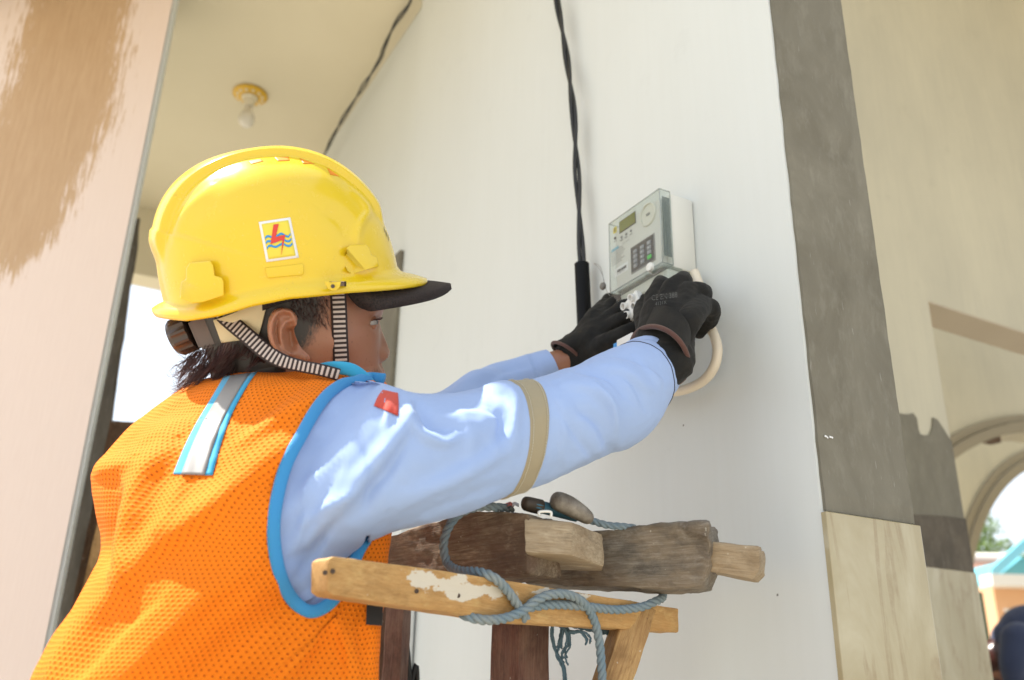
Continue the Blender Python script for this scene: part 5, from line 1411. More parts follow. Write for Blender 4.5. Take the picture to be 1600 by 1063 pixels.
eye = ball('eye', ec, .0118, M['eye'], person)
ball('iris', ec + HF * .0068, .0062, M['iris'], eye)
# lids and lashes
for sgn, nm, amp in ((1, 'upper_lid', .0040), (-1, 'lower_lid', .0045)):
    vs = []
    for i in range(13):
        a = math.radians(-70 + 150 * i / 12)
        for j in range(6):
            b = math.radians((18 if sgn > 0 else -14) + sgn * 60 * j / 5 - (10 if sgn > 0 else 0) * abs(math.sin(a)))
            r = .0127
            vs.append(ec + r * (math.cos(b) * math.cos(a) * HF + math.cos(b) * math.sin(a) * HS + math.sin(b) * HU))
    mk(nm, vs, grid_faces(6, 13, False), M['skin'], person, attr={'hair': np.zeros(len(vs))})
pt = [tube_arrays(cat([ec + .0128 * (math.cos(a) * HF + math.sin(a) * HS) * .96 + .0035 * HU, ec + .0168 * (math.cos(a) * HF + math.sin(a) * HS) + .0022 * HU, ec + .019 * (math.cos(a) * HF + math.sin(a) * HS) + .0045 * HU], 6), .0003, 4) for a in np.radians(np.linspace(-50, 75, 16))]
v, f, uv = merge_arrays(pt); mk('eyelashes', v, f, M['hair'], person, uv=uv)

# ---------------------------------------------------------------- hair at the nape, side whiskers
random.seed(11); pt = []
def strand(ctrl, r=.00032, n=12): pt.append(tube_arrays(cat(ctrl, n), np.linspace(r, r * .25, n), 3, False))
for c_ in range(95):
    x0 = random.uniform(300, 428); y0 = random.uniform(540, 585) - (x0 - 300) * .05; d0 = random.uniform(.965, 1.06)
    tl_ = random.uniform(22, 50) * (1.15 if x0 < 340 else .8); fl_ = random.choice((-1, .2, .6, 1)) * random.uniform(.4, 1.0); dr_ = random.uniform(.35, .85)
    for k in range(15):
        x, y, d = x0 + random.gauss(0, 4.5), y0 + random.gauss(0, 3), d0 + random.gauss(0, .004)
        l_ = tl_ * random.uniform(.75, 1.12); cx, cy, cd = x0 - l_ * dr_, y0 + l_ * (1 - dr_ * .5), d0 - .004
        j_ = (random.gauss(0, 1.6), random.gauss(0, 1.6), random.gauss(0, .002))
        strand([P(x, y, d), P((x + cx) / 2 - 2, (y + cy) / 2 + 5, (d + cd) / 2 - .003), P(cx + j_[0], cy + j_[1], cd + j_[2]), P(cx - 7 + j_[0] * 1.8, cy - 8 * fl_ + j_[1] * 1.8, cd + j_[2] * 2)], .00030)
for k in range(26):        # thin curl at the left edge
    x = 300 + random.gauss(0, 5); y = 566 + random.gauss(0, 5); d = random.uniform(1.0, 1.03); s = random.uniform(.85, 1.1)
    strand([P(x, y, d), P(x - 10 * s, y + 12 * s, d), P(x - 19 * s, y + 20 * s, d), P(x - 21 * s, y + 31 * s, d), P(x - 15 * s, y + 38 * s, d)], .00022)
for k in range(22):
    x = 296 + random.gauss(0, 6); y = 556 + random.gauss(0, 5); d = random.uniform(.98, 1.04)
    strand([P(x, y, d), P(x - 8, y - 1 + random.gauss(0, 2), d), P(x - 16 - random.random() * 6, y - 6 - random.random() * 7, d)], .0002)
v, f, uv = merge_arrays(pt); nape = mk('hair', v, f, M['hair'], person, uv=uv)
hm_ = [hw(f, 0, u) for f, u in [h2(335, 470), h2(325, 520), h2(320, 560), h2(330, 600)]]
tube('hair_mass', cat([P(400, 500, 1.03), P(378, 545, 1.03), P(365, 575, 1.03), P(365, 605, 1.03)], 20), np.linspace(.027, .02, 20), M['hair'], nape, 18, flat=(1.0, 2.0), up=nrm(cr))
pt = []
for k in range(420):
    x = random.uniform(452, 514); t_ = (x - 452) / 62; y = random.uniform(462, 490 + 24 * t_ * (1 - .2 * random.random()))
    h = hit(HB, x, y, .0003)
    if h is None: continue
    dx, dy = random.gauss(3, 2), random.uniform(5, 12); g = hit(HB, x + dx, y + dy, .0016)
    m2 = hit(HB, x + dx * .4, y + dy * .5, .0016)
    if g is None or m2 is None: continue
    strand([h, m2, g], .00022, 6)
v, f, uv = merge_arrays(pt); mk('sideburn', v, f, M['hair'], person, uv=uv)

# ---------------------------------------------------------------- hard hat
KF, KS, KU = frame(9, 7, -6)
KO = P(432, 458, 1.055)
def k2(px, py, s=0.0):
    p = on_plane(px, py, KS, (KO + s * KS).dot(KS)) - KO; return p.dot(KF), p.dot(KU)
kfa = [k2(*p) for p in [(251, 440), (622, 440), (440, 236)]]
f_back, f_front, u_top = kfa[0][0], kfa[1][0], kfa[2][1]
fc_, aF = (f_back + f_front) / 2, (f_front - f_back) / 2; bS = .112
rim_px = [(228, 484), (245, 489), (290, 488), (335, 478), (380, 463), (430, 452), (520, 444), (600, 441), (668, 438)]
rr_ = np.array([k2(x, y, .0) for x, y in rim_px])
rim_u = lambda f: np.interp(f, rr_[:, 0], rr_[:, 1])
ku, kv_ = 320, 150
tau = np.linspace(0, math.pi / 2 * .9985, kv_)
def helm(inset=0.0):
    out = []
    for t in tau:
        for k in range(ku):
            a = 2 * math.pi * k / ku; c, s = math.cos(a), math.sin(a)
            p = 2.4 - .22 * c; rho = math.cos(t) ** (2 / p); hh = math.sin(t) ** (2 / p)
            f0 = fc_ + (aF - inset) * c; f = fc_ + (aF - inset) * rho * c; s1 = (bS - inset) * rho * s
            ur = rim_u(f0) + .017; u = ur + (u_top - inset - ur) * hh
            out.append((f, s1, u))
    return np.array(out)
KL = helm()
KX = KO + KL[:, :1] * KF + KL[:, 1:2] * KS + KL[:, 2:] * KU
KN = outward(KX, ku, kv_)
KN[-ku:] = KU; KN[-2 * ku:-ku] = KU
# crest band over the crown, step at the back, ridge at the front
fl, sl, ul = KL.T
hgt = (ul - rim_u(fl)) / (u_top)
crest = ss_(.042 - np.abs(sl), 0, .006) * ss_(ul, .055, .085)
crest = crest * crest * (3 - 2 * crest)
KX = KX + KN * (.0075 * crest)[:, None]
q = proj(KX); nearK = (np.sum(KN * (CAM - KX), 1) > 0)
stepl = np.interp(q[:, 0], [235, 250, 300, 350, 400, 470], [356, 360, 372, 388, 402, 412])
sp = ss_(q[:, 1] - stepl, -2, 4) * ss_(470 - q[:, 0], 0, 150) * .0022 * nearK
KX = KX + KN * sp[:, None]
KX = folds(KX, KN, [([(552, 300), (568, 318), (572, 332), (562, 348), (557, 366), (557, 388)], .0042, 7.5), ([(330, 292), (290, 330), (272, 372)], .0018, 9), ([(505, 330), (530, 345), (545, 372)], -.0022, 16)])
KN = outward(KX, ku, kv_)
# rim flange: lip and peak, then inner skin
def rim_ring(e_side, e_front, e_back, du):
    r = []
    for k in range(ku):
        a = 2 * math.pi * k / ku; c, s = math.cos(a), math.sin(a)
        ef = e_side + (e_front - e_side) * max(0, c) ** 2.2 + (e_back - e_side) * max(0, -c) ** 2
        f = fc_ + (aF + ef) * c; s1 = (bS + ef) * s; f0 = fc_ + aF * c
        u = rim_u(f) + .010 + du
        r.append(KO + f * KF + s1 * KS + u * KU)
    return np.array(r)
fl0 = rim_ring(.0015, .006, .002, .0025); fl1 = rim_ring(.0055, .018, .009, -.0005); fl2 = rim_ring(.0095, .0335, .0155, -.006); fl2b = rim_ring(.0100, .0340, .016, -.0095); fl3 = rim_ring(.009, .0325, .015, -.0125); fl4 = rim_ring(.002, .012, .003, -.0105)
KI = helm(.004); KIX = (KO + KI[:, :1] * KF + KI[:, 1:2] * KS + KI[:, 2:] * KU).reshape(kv_, ku, 3)
rows = [KIX[j] for j in range(kv_ - 1, -1, -6)] + [fl4, fl3, fl2b, fl2, fl1, fl0] + [KX.reshape(kv_, ku, 3)[j] for j in range(0, kv_)]
allv = np.concatenate(rows); nrow = len(rows)
hat = mk('hard_hat', allv, grid_faces(ku, nrow), M['helmet'], person)
bm = bmesh.new(); bm.from_mesh(hat.data); bmesh.ops.recalc_face_normals(bm, faces=bm.faces); bm.to_mesh(hat.data); bm.free()
tag(hat, 'scuffed yellow hard hat with an electricity company emblem')
KB = bvh_of(KX, grid_faces(ku, kv_))
pad('accessory_slot', [(281, 466), (283, 441), (291, 436), (291, 420), (296, 411), (328, 408), (333, 414), (335, 431), (346, 434), (349, 440), (350, 462), (318, 472), (300, 474)], KB, .0105, .006, M['helmet'], hat, .0014)
pad('accessory_slot', [(536, 405), (543, 399), (541, 388), (548, 383), (572, 382), (578, 390), (580, 398), (589, 402), (592, 417), (570, 422), (549, 429), (543, 424)], KB, .0105, .006, M['helmet'], hat, .0014)
pad('moulded_bar', [(414, 419), (474, 412), (475, 425), (473, 430), (418, 435)], KB, .003, .004, M['helmet'], hat, .0012)
for poly in ([(428, 246), (451, 245), (453, 251), (434, 252)], [(468, 247), (484, 249), (492, 256), (489, 259), (474, 256)], [(511, 262), (521, 267), (531, 276), (528, 280), (516, 273)], [(388, 252), (408, 248), (412, 252), (392, 257)]):
    decal('vent_slot', [poly[0], poly[-1]], [poly[len(poly) // 2 - (len(poly) == 4)], poly[len(poly) // 2]], KB, .0006, M['vent'], hat, 8, 6, .0003)
pad('strap_clip', [(507, 440), (533, 440), (531, 449), (526, 454), (519, 455), (513, 452), (509, 446)], KB, 0.0, .003, M['helmet'], hat, .001, d=.945)
c = P(520, 447.5, .9415); from_bm('clip_rivet', disc_bm(c, CAM - c, .0022, .0006, 12), M['dark_plastic'], hat)
# emblem: white card, yellow field, three blue waves, red bolt
def zq(x, y): return (380 + x / 9.667, 320 + y / 9.667)
em = decal('emblem', [zq(232, 262), zq(350, 868)], [zq(712, 190), zq(842, 800)], KB, .0008, M['print_white'], hat, 10, 12, .0006)
def inner(u, v):
    a, b, c_, d_ = np.array(zq(232, 262)), np.array(zq(712, 190)), np.array(zq(350, 868)), np.array(zq(842, 800))
    return (a * (1 - u) + b * u) * (1 - v) + (c_ * (1 - u) + d_ * u) * v
decal('emblem_field', [inner(.08, .06), inner(.08, .94)], [inner(.92, .06), inner(.92, .94)], KB, .0014, M['print_yellow'], hat, 10, 12, .0003)
for top_ in ([(328, 500), (345, 470), (385, 460), (430, 475), (470, 480), (510, 455), (560, 425), (600, 430), (640, 455), (680, 465), (712, 425)],
             [(338, 565), (360, 540), (400, 535), (440, 545), (480, 545), (520, 525), (570, 500), (610, 510), (645, 530), (690, 535), (727, 500)],
             [(355, 645), (380, 610), (420, 605), (470, 620), (510, 615), (550, 590), (585, 575), (615, 580), (650, 600), (700, 605), (742, 572)]):
    T = [zq(*p) for p in top_]; B = [zq(x + 4, y + 34) for x, y in top_]
    decal('emblem_wave', T, B, KB, .0018, M['blue_plastic'], hat, 4, 40, .0003)
def flat_poly(name, poly, bvh, off, mat, parent):
    pts = [hit(bvh, x, y, off) for x, y in poly]; ctr = np.mean(pts, 0)
    bm = bmesh.new(); vs = [bm.verts.new(tuple(p)) for p in pts]; bm.faces.new(vs)
    r = bmesh.ops.extrude_face_region(bm, geom=bm.faces[:]); vd = nrm(ctr - CAM)
    bmesh.ops.translate(bm, verts=[v for v in r['geom'] if isinstance(v, bmesh.types.BMVert)], vec=Vector(vd * .0003))
    bmesh.ops.triangulate(bm, faces=bm.faces); bmesh.ops.recalc_face_normals(bm, faces=bm.faces)
    return from_bm(name, bm, mat, parent)
flat_poly('emblem_bolt', [zq(*p) for p in [(458, 300), (538, 290), (492, 488), (640, 452), (632, 480), (575, 768), (592, 535), (412, 598)]], KB, .0024, plain('emblem_red', (0.62, 0.045, 0.03), .5), hat)
# lettering seen edge on at the front of the hat
def text_px(s, o, ex, ey, bvh, off, mat, parent, name):
    cu = bpy.data.curves.new('txt', 'FONT'); cu.body = s; cu.size = 1.0; cu.resolution_u = 2
    ob = bpy.data.objects.new('txt', cu); COL.objects.link(ob)
    me = bpy.data.meshes.new_from_object(ob.evaluated_get(bpy.context.evaluated_depsgraph_get()))
    bpy.data.objects.remove(ob); bpy.data.curves.remove(cu)
    bm = bmesh.new(); bm.from_mesh(me); bmesh.ops.triangulate(bm, faces=bm.faces); bpy.data.meshes.remove(me)
    last = None
    for v in bm.verts:
        x = o[0] + ex[0] * v.co[0] + ey[0] * v.co[1]; y = o[1] + ex[1] * v.co[0] + ey[1] * v.co[1]
        h = hit(bvh, x, y, off); h = h if h is not None else last
        if h is None: h = P(x, y, 1.0)
        last = h; v.co = Vector(h)
    return from_bm(name, bm, mat, parent)
text_px('NN', (600.5, 362), (5.0, 10.5), (-1.6, -13.0), KB, .0012, M['print_black'], hat, 'front_letters')
# dark cap peak under the hat
ph = []
NA, NB = 40, 14
for side_ in (0, 1):
    for j in range(NB + 1):
        t = j / NB
        for k in range(NA + 1):
            a = math.radians(-64 + 128 * k / NA); c, s = math.cos(a), math.sin(a)
            ri_f, ri_s = aF - .006, bS - .016; ro_f, ro_s = aF + .062 + .002 * math.cos(3 * a), bS - .004
            f = fc_ + (ri_f + (ro_f - ri_f) * t) * c; s1 = (ri_s + (ro_s - ri_s) * t) * s
            u = rim_u(min(fc_ + aF * max(c, .0), f_front)) - .001 - .013 * t - .0105 * (1 - abs(2 * t - 1) ** 3) * side_ - .005 * s * s * t - .006 * side_
            u += .0035 * math.sin(t * math.pi) * (1 - side_)
            ph.append(KO + f * KF + s1 * KS + u * KU)
n1 = (NB + 1) * (NA + 1); gf = grid_faces(NA + 1, NB + 1, False); W1 = NA + 1
rim = [k for k in range(W1)] + [j * W1 + NA for j in range(1, NB + 1)] + [NB * W1 + k for k in range(NA - 1, -1, -1)] + [j * W1 for j in range(NB - 1, 0, -1)]
peak = mk('cap_peak', ph, gf + [tuple(i + n1 for i in q_)[::-1] for q_ in gf] + [(a, b, b + n1, a + n1) for a, b in zip(rim, rim[1:] + rim[:1])], M['mesh_black'], hat)
bm = bmesh.new(); bm.from_mesh(peak.data); bmesh.ops.recalc_face_normals(bm, faces=bm.faces); bm.to_mesh(peak.data); bm.free()
# suspension: sweat band, cream cradle, ratchet
decal('sweat_band', [(408, 452), (440, 447), (480, 443), (545, 438)], [(410, 486), (440, 475), (490, 462), (545, 458)], HB, .006, M['mesh_black'], hat, 8, 24, .003)
pad('cradle', [(372, 452), (428, 450), (421, 462), (416, 480), (410, 505), (403, 528), (346, 536), (333, 500), (352, 494), (372, 486), (384, 470)], HB, .006, .002, M['cream_plastic'], hat, .001)
pad('cradle_lug', [(375, 450), (440, 446), (432, 456), (415, 464), (396, 465), (382, 460)], HB, .0085, .001, M['cream_plastic'], hat, .001)
c_ = P(318, 520, 1.03)
bx_ = [P(292, 501, .99), P(322, 489, .99), P(345, 540, .99), P(312, 547, .99)]
bm = box8([p for p in bx_] + [p + nrm(p - CAM) * .06 for p in bx_]); bmesh.ops.bevel(bm, geom=bm.edges[:], offset=.003, segments=2, affect='EDGES')
from_bm('ratchet_case', bm, M['grey_plastic'], hat, True, angle=.7)
pad('ratchet_slot', [(324, 487), (334, 489), (347, 537), (340, 541)], None, .001, .01, M['dark_plastic'], hat, .001, d=.989)
ka, kb = P(301, 517, 1.018), P(272, 529, 1.018); ax = nrm(kb - ka); L0 = np.linalg.norm(kb - ka)
bm = bmesh.new(); seg = 48; a_ = nrm(np.cross(ax, vw)); b_ = np.cross(ax, a_); rings = []
for r0, z in ((.019, 0), (.0215, .001), (.0215, L0 * .8), (.019, L0), (.012, L0 + .001)):
    rings.append([bm.verts.new(tuple(ka + ax * z + r0 * (1 + .045 * np.sign(math.sin(12 * 2 * math.pi * k / seg)) * (0 < z < L0 * .9)) * (math.cos(2 * math.pi * k / seg) * a_ + math.sin(2 * math.pi * k / seg) * b_))) for k in range(seg)])
for x_, y_ in zip(rings[:-1], rings[1:]):
    for k in range(seg): bm.faces.new((x_[k], x_[(k + 1) % seg], y_[(k + 1) % seg], y_[k]))
bm.faces.new(rings[0][::-1]); bm.faces.new(rings[-1]); bmesh.ops.recalc_face_normals(bm, faces=bm.faces)
from_bm('ratchet_knob', bm, M['dark_plastic'], hat, True, angle=.5)
# chin straps
def ribbon(name, mid, half, mat, parent, n=50):
    pth = cat([P(*m_) for m_ in mid], n); hv_ = cat([[h_] for h_ in half], n)[:, 0]; vs, uv = [], []; s = 0
    tg = np.gradient(pth, axis=0)
    for i in range(n):
        if i: s += np.linalg.norm(pth[i] - pth[i - 1])
        w = nrm(np.cross(tg[i], pth[i] - CAM)); vd = nrm(CAM - pth[i])
        for k in range(5): vs.append(pth[i] + w * hv_[i] * (k - 2) / 2); uv.append((s, k / 4))
    m0 = len(vs); vs2 = vs + [v - nrm(CAM - v) * .0014 for v in vs]; f = grid_faces(5, n, False)
    rim = [j * 5 for j in range(n)] + [(n - 1) * 5 + k for k in range(1, 5)] + [j * 5 + 4 for j in range(n - 2, -1, -1)] + [3, 2, 1]
    return mk(name, vs2, f + [tuple(i + m0 for i in q_)[::-1] for q_ in f] + [(a, b, b + m0, a + m0) for a, b in zip(rim, rim[1:] + rim[:1])], mat, parent, uv=uv + uv)
def hd(x, y, off): return proj(hit(HB, x, y, off))[2] if hit(HB, x, y, off) is not None else .93
ribbon('chin_strap', [(528, 440, .945), (528.5, 460, hd(528, 465, .008)), (530, 490, hd(530, 490, .006)), (531, 520, hd(531, 520, .004)), (532.5, 550, hd(532, 550, .004)), (534, 582, hd(533, 575, .006))], [.0088] * 6, M['strap'], hat)
ribbon('chin_strap', [(333, 474, .985), (352, 496, .975), (385, 524, .962), (412, 547, .952), (438, 563, .944), (470, 572, .936), (500, 578, .93), (530, 586, .935)], [.0088, .0088, .0088, .0088, .008, .0065, .0065, .0065], M['strap'], hat, 70)

# ---------------------------------------------------------------- gloves
def meta_mesh(name, chains, mat, parent, vox=.0022, smooth=8):
    """hand shaped from tapered chains joined into one skin"""
    bm = bmesh.new()
    me0 = bpy.data.meshes.new('t')
    parts = []
    for pts, rads in chains:
        n = 4 * len(pts) + 4; pth = cat(pts, n); rd = cat([[r] for r in rads], n)[:, 0]
        v, f, uv = tube_arrays(pth, rd, 14); parts.append((v, f, uv))
        for e, r in ((pth[0], rd[0]), (pth[-1], rd[-1])):
            b2 = bmesh.new(); bmesh.ops.create_icosphere(b2, subdivisions=2, radius=r * .995); parts.append(([np.array(v.co) + e for v in b2.verts], [[v.index for v in f.verts] for f in b2.faces], [(0, 0)] * len(b2.verts))); b2.free()
    v, f, uv = merge_arrays(parts); me0.from_pydata([tuple(x) for x in v], [], f)
    o = bpy.data.objects.new('t', me0); COL.objects.link(o)
    m1 = o.modifiers.new('r', 'REMESH'); m1.mode = 'VOXEL'; m1.voxel_size = vox; m1.use_smooth_shade = True
    m2 = o.modifiers.new('s', 'SMOOTH'); m2.factor = .5; m2.iterations = smooth
    bpy.context.view_layer.update()
    me = bpy.data.meshes.new_from_object(o.evaluated_get(bpy.context.evaluated_depsgraph_get())); me.name = name
    bpy.data.objects.remove(o); bpy.data.meshes.remove(me0); me.materials.clear()
    co = np.empty(len(me.vertices) * 3); me.vertices.foreach_get('co', co); co = co.reshape(-1, 3); no = np.empty(len(co) * 3); me.vertices.foreach_get('normal', no); no = no.reshape(-1, 3)
    h = np.array([.0011 * noise.noise(Vector(c * 60)) + .0006 * noise.noise(Vector(c * 150)) for c in co]); me.vertices.foreach_set('co', (co + no * h[:, None]).ravel())
    me.polygons.foreach_set('use_smooth', [True] * len(me.polygons)); me.update()
    return link(name, me, mat, parent)
WR = lambda x, y, o: Q(x, y, o)
wr = (1034, 552)
g1 = []
# wrist / cuff as a chain, metacarpal chains, then five fingers
cw = [Q(1036, 572, .165), Q(1036, 550, .150), Q(1040, 520, .135), Q(1045, 495, .125)]
g1.append((cw, [.031, .030, .030, .029])); g1.append(([p + np.array([.012, 0, .006]) for p in cw], [.027, .027, .027, .026])); g1.append(([p - np.array([.010, 0, -.004]) for p in cw], [.026, .026, .026, .026]))
K = [(1022, 466, .118), (1048, 452, .112), (1075, 456, .100), (1096, 478, .086)]
for (x, y, o_), w in zip(K, (1022, 1034, 1046, 1058)):
    g1.append(([Q(w, 535, .14), Q((w + x) / 2, 500, .128), Q(x, y, o_)], [.017, .017, .0145]))
g1.append(([Q(1022, 466, .118), Q(1033, 446, .098), Q(1030, 447, .066), Q(1020, 470, .052)], [.0135, .0128, .0115, .010]))
g1.append(([Q(1048, 452, .112), Q(1066, 440, .092), Q(1066, 441, .058), Q(1052, 468, .045)], [.0140, .0132, .0118, .010]))
g1.append(([Q(1075, 456, .100), Q(1096, 456, .074), Q(1098, 466, .044), Q(1080, 490, .034)], [.0135, .0126, .0115, .010]))
g1.append(([Q(1096, 478, .086), Q(1112, 482, .064), Q(1110, 500, .044), Q(1092, 520, .040)], [.0125, .0118, .0105, .0095]))
g1.append(([Q(1020, 530, .125), Q(1008, 506, .105), Q(1003, 486, .085), Q(1006, 470, .070)], [.016, .0145, .0125, .0105]))
gl1 = meta_mesh('glove', g1, M['glove'], person)
tag(gl1, 'black work glove with brown cuff on the near right hand')
GB = bvh_obj(gl1)
text_px('CE EN 388', (1018, 470), (9.0, -1.2), (-1.0, -12.0), GB, .0009, M['glove_print'], gl1, 'glove_print')
text_px('4131X', (1024, 478), (6.5, -1.2), (-.6, -8.0), GB, .0009, M['glove_print'], gl1, 'glove_print')
def cuff_ring(A, B, bul, dA, dB, dn, r, parent, n=60):
    a, b = P(*A, dA), P(*B, dB); c = (a + b) / 2; e1 = (a - b) / 2; m_ = P(*bul, dn); e2 = m_ - c; e2 = e2 - nrm(e1) * e2.dot(nrm(e1))
    th = np.linspace(0, 2 * math.pi, n, endpoint=False)
    pth = [c + e1 * math.cos(t) + e2 * math.sin(t) for t in th]
    v, f, uv = tube_arrays(pth + [pth[0]], r, 10, False); return mk('cuff_binding', v, f, M['brown_cuff'], parent, uv=uv), c, e1, e2
dq = lambda x, y, o_: proj(Q(x, y, o_))[2]
cb, cc, e1, e2 = cuff_ring((995, 520), (1062, 597), (1068, 540), 1.13, 1.12, 1.045, .0032, gl1)
# knitted cuff: short sleeve from the binding ring into the glove
th = np.linspace(0, 2 * math.pi, 60, endpoint=False); hand = Q(1045, 505, .125)
rows_ = []
for t in np.linspace(0, 1, 10):
    sc2 = 1.0 - .16 * t; rows_ += [cc * (1 - t * .75) + hand * t * .75 + (e1 * math.cos(a) + e2 * math.sin(a)) * sc2 * (1 + .012 * math.sin(a * 30)) for a in th]
mk('knit_cuff', rows_, grid_faces(60, 10), M['glove'], gl1)
g2 = []
cw = [Q(893, 556, .11), Q(912, 545, .105), Q(930, 532, .10)]
g2.append((cw, [.028, .029, .029])); g2.append(([p + np.array([0, 0, .012]) for p in cw], [.022, .023, .024])); g2.append(([p - np.array([0, 0, .012]) for p in cw], [.022, .024, .024]))
K2 = [(958, 508, .085), (956, 496, .080), (950, 487, .070), (945, 480, .058)]
for (x, y, o_), w in zip(K2, (552, 546, 540, 534)):
    g2.append(([Q(908, w, .105), Q((908 + x) / 2, (w + y) / 2 - 2, .10), Q(x, y, o_)], [.018, .018, .0145]))
g2.append(([Q(958, 508, .085), Q(978, 497, .085), Q(990, 490, .070), Q(996, 488, .055)], [.0135, .012, .011, .0095]))
g2.append(([Q(956, 496, .080), Q(972, 482, .072), Q(984, 478, .055), Q(990, 480, .045)], [.0138, .0125, .0112, .0095]))
g2.append(([Q(950, 487, .070), Q(962, 472, .055), Q(972, 474, .036), Q(980, 480, .03)], [.0135, .012, .011, .0095]))
g2.append(([Q(945, 480, .058), Q(953, 468, .040), Q(958, 474, .026), Q(962, 484, .022)], [.0125, .0112, .010, .009]))
g2.append(([Q(915, 552, .105), Q(945, 538, .105), Q(972, 524, .095), Q(996, 512, .078)], [.017, .0155, .0135, .011]))
gl2 = meta_mesh('glove', g2, M['glove'], person)
tag(gl2, 'black work glove on the far left hand holding the connector')
cb2, cc, e1, e2 = cuff_ring((864, 536), (910, 572), (893, 547), 1.365, 1.365, 1.325, .0028, gl2)
hand = Q(925, 532, .10); rows_ = []
for t in np.linspace(0, 1, 10):
    rows_ += [cc * (1 - t * .9) + hand * t * .9 + (e1 * math.cos(a) + e2 * math.sin(a)) * (1.0 - .1 * t) * (1 + .012 * math.sin(a * 30)) for a in th]
mk('knit_cuff', rows_, grid_faces(60, 10), M['glove'], gl2)

# ================================================================== BEYOND THE ARCHES
hd_ = 13.0
def far(px, py, d): return P(px, py, d)
eL, eR = far(1541, 908, hd_), far(1700, 915, hd_)
hx = nrm((eR - eL) * np.array([1, 1, 0])); hy = np.array([-hx[1], hx[0], 0]); ze = eL[2]
hb = eL * np.array([1, 1, 0])
house = thing('peach_house', hb + hx * 2, 'low peach house with a white eave band beyond the farther archway', 'house')
def hbox(o, x0, x1, y0, y1, z0, z1): 
    c = lambda x, y, z: o + hx * x + hy * y + Z * z
    return box8([c(x0, y0, z0), c(x1, y0, z0), c(x1, y1, z0), c(x0, y1, z0), c(x0, y0, z1), c(x1, y0, z1), c(x1, y1, z1), c(x0, y1, z1)])
from_bm('wall', hbox(hb, .08, 5, 0, 4, 0, ze - .05), M['peach'], house)
from_bm('eave_band', hbox(hb, -.1, 5.2, -.35, -.02, ze - .10, ze + .06), M['white_trim'], house)
for k in range(4): from_bm('vent_bar', hbox(hb, .18, .75, -.03, -.003, ze - .42 - k * .075, ze - .385 - k * .075), M['white_trim'], house)
from_bm('wall_ornament', disc_bm(hb + hx * .98 - hy * .002 + Z * (ze - .32), -hy, .13, .05, 14, .09), M['dark_window'], house)
from_bm('door', hbox(hb, .93, 1.6, -.035, -.003, 0, ze - .52), M['brown_door'], house)
rb_ = far(1515, 879, 16.0)
roof = thing('tiled_roof_house', rb_ * np.array([1, 1, 0]), 'brown tiled roof with a pale ridge showing left of the blue gable', 'house')
r0_, r1_, r2_, r3_ = far(1490, 914, 14.6), far(1580, 914, 14.6), far(1590, 882, 17), far(1490, 880, 17)
nr_ = 14; vs = []; 
for j in range(nr_ + 1):
    for i in range(25):
        a_, b_ = i / 24, j / nr_; p = (r0_ * (1 - a_) + r1_ * a_) * (1 - b_) + (r3_ * (1 - a_) + r2_ * a_) * b_
        vs.append(p + Z * (.03 * (i % 2) + .02 * (j % 2)))
mk('roof_tiles', vs, grid_faces(25, nr_ + 1, False), M['rooftile'], roof, False)
tube('ridge_cap', cat([r3_ + Z * .08, r2_ + Z * .08], 8), .12, M['white_trim'], roof, 8)
from_bm('wall', hbox(r0_ * np.array([1, 1, 0]) + hy * .5, -.2, 1.2, 0, 2, 0, r0_[2]), M['cream'], roof)
g0, g1 = far(1549, 904, 13.9), far(1612, 853, 13.9); gz = g0[2]; gw = (g1 - g0).dot(hx); gh = g1[2] - g0[2]
gb = thing('blue_gable_house', g0 * np.array([1, 1, 0]) + hx * gw, 'turquoise gable with light blue barge boards rising over the peach house', 'house')
c = lambda x, y, z: g0 * np.array([1, 1, 0]) + hx * x + hy * y + Z * z
bm = bmesh.new()
a = [bm.verts.new(tuple(c(*q))) for q in ((.1, .1, 0), (2 * gw - .1, .1, 0), (2 * gw - .1, .1, gz), (gw, .1, gz + gh - .12), (.1, .1, gz))]; b = [bm.verts.new(tuple(Vector(v.co) + Vector(hy * 4))) for v in a]
bm.faces.new(a); bm.faces.new(b[::-1])
for i in range(5): bm.faces.new((a[i], b[i], b[(i + 1) % 5], a[(i + 1) % 5])[::-1])
bmesh.ops.recalc_face_normals(bm, faces=bm.faces); from_bm('gable_wall', bm, M['blue_gable'], gb)
for sg in (0, 1):
    X0, X1 = (0, gw) if sg == 0 else (2 * gw, gw)
    from_bm('barge_board', box8([c(X0, -.05, gz - .03), c(X1, -.05, gz + gh - .03), c(X1, .05, gz + gh - .03), c(X0, .05, gz - .03), c(X0, -.05, gz + .14), c(X1, -.05, gz + gh + .14), c(X1, .05, gz + gh + .14), c(X0, .05, gz + .14)]), M['blue_paint'], gb)
from_bm('lower_eave', hbox(c(.75, -.02, 0), 0, 2 * gw - .9, -.1, .05, gz - .02, gz + .30), M['white_trim'], gb)
# iron gate
gt = far(1528, 1000, 9.0) * np.array([1, 1, 0]); zt_g = far(1535, 922, 9.0)[2]
gate = thing('iron_gate', gt, 'dark green iron gate post and grey panels left of the peach house', 'gate')
from_bm('gate_post', hbox(gt + hx * .07, 0, .055, 0, .06, 0, zt_g), M['dark_green'], gate)
for k in range(6): from_bm('gate_panel', hbox(gt + hx * -.16, 0, .19, .02, .035, .15 + k * .27, .38 + k * .27), M['seal_grey'] if k % 3 else M['white_trim'], gate)
from_bm('gate_rail', hbox(gt + hx * -.2, 0, .26, -.01, .015, .95, 1.0), M['dark_green'], gate)
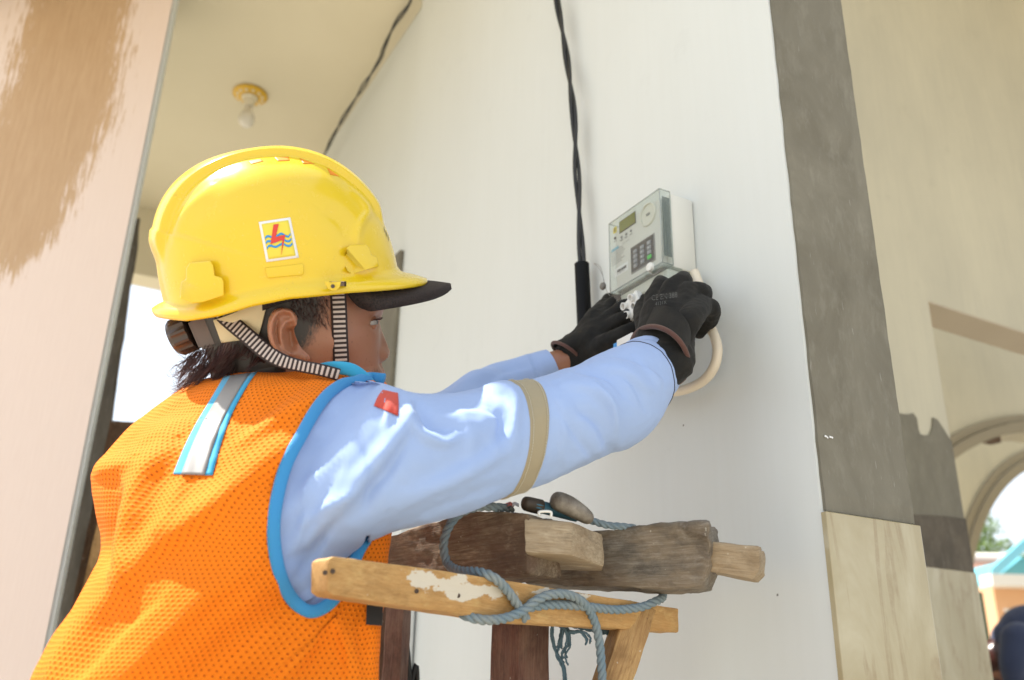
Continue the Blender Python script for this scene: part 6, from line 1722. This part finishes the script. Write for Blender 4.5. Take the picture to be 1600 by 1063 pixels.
# tree
tc = far(1532, 862, 21.0)
tree = thing('leafy_tree', tc * np.array([1, 1, 0]), 'light green tree crown above the tiled roof, seen through the arch', 'tree')
tube('trunk', cat([tc * np.array([1, 1, 0]), tc * np.array([1, 1, 0]) + Z * 1.6 + hx * .1, tc - Z * .3], 12), np.linspace(.17, .06, 12), M['bark'], tree, 10)
random.seed(21); vs, fs = [], []
cl_ = [(random.gauss(.03, .36), random.gauss(0, .3), random.gauss(.02, .28), random.uniform(.18, .34)) for _ in range(30)]
for cx_, cy_, cz_, rr2 in cl_:
    for _ in range(70):
        d_ = np.random.normal(0, 1, 3); d_ /= np.linalg.norm(d_); p = tc + hx * cx_ + hy * cy_ + Z * cz_ + d_ * rr2 * random.uniform(.5, 1)
        a_ = nrm(np.random.normal(0, 1, 3)); b_ = nrm(np.cross(a_, np.random.normal(0, 1, 3))); s2_ = random.uniform(.035, .07); k = len(vs)
        vs += [p - a_ * s2_, p + b_ * s2_ * .5, p + a_ * s2_, p - b_ * s2_ * .5]; fs.append((k, k + 1, k + 2, k + 3))
mk('crown', vs, fs, M['leaf'], tree, False)
# second person bending over, at the right edge
p2d = 4.4
p2 = thing('person', far(1640, 1063, p2d) * np.array([1, 1, 0]), 'person in a dark blue jacket bending over, cut off by the right edge', 'person')
fp2 = lambda x, y, dd=0: P(x, y, p2d + dd)
jk = [([fp2(1680, 1040), fp2(1645, 1000), fp2(1610, 990), fp2(1585, 1002)], [.15, .15, .14, .11]), ([fp2(1592, 1000, -.12), fp2(1583, 1040, -.16), fp2(1590, 1085, -.14), fp2(1570, 1120, -.14)], [.085, .062, .055, .045]),
      ([fp2(1596, 1000, .12), fp2(1575, 1045, .16), fp2(1572, 1090, .12)], [.08, .06, .05])]
body2 = meta_mesh('body', [([fp2(1680, 1045), fp2(1612, 1000), fp2(1580, 1012), fp2(1566, 1030)], [.12, .11, .06, .055]), ([fp2(1567, 1026), fp2(1561, 1044), fp2(1562, 1060)], [.085, .088, .06])]
                  + [([fp2(1680 + k * 8, 1050, k * .09), fp2(1676 + k * 8, 1150, k * .1), fp2(1690 + k * 8, 1150, k * .1) * np.array([1, 1, 0]) + Z * .05], [.09, .07, .05]) for k in (-1, 1)], M['skin'], p2, .012, 4)
meta_mesh('jacket', jk, M['denim'], p2, .012, 6)
meta_mesh('hair', [([fp2(1572, 1014), fp2(1558, 1030), fp2(1556, 1050)], [.075, .088, .07])], M['hair'], p2, .010, 4)
meta_mesh('trousers', [([fp2(1680 + k * 8, 1050, k * .09), fp2(1676 + k * 8, 1150, k * .1), fp2(1690 + k * 8, 1150, k * .1) * np.array([1, 1, 0]) + Z * .08], [.12, .09, .07]) for k in (-1, 1)], M['trousers'], p2, .014, 4)
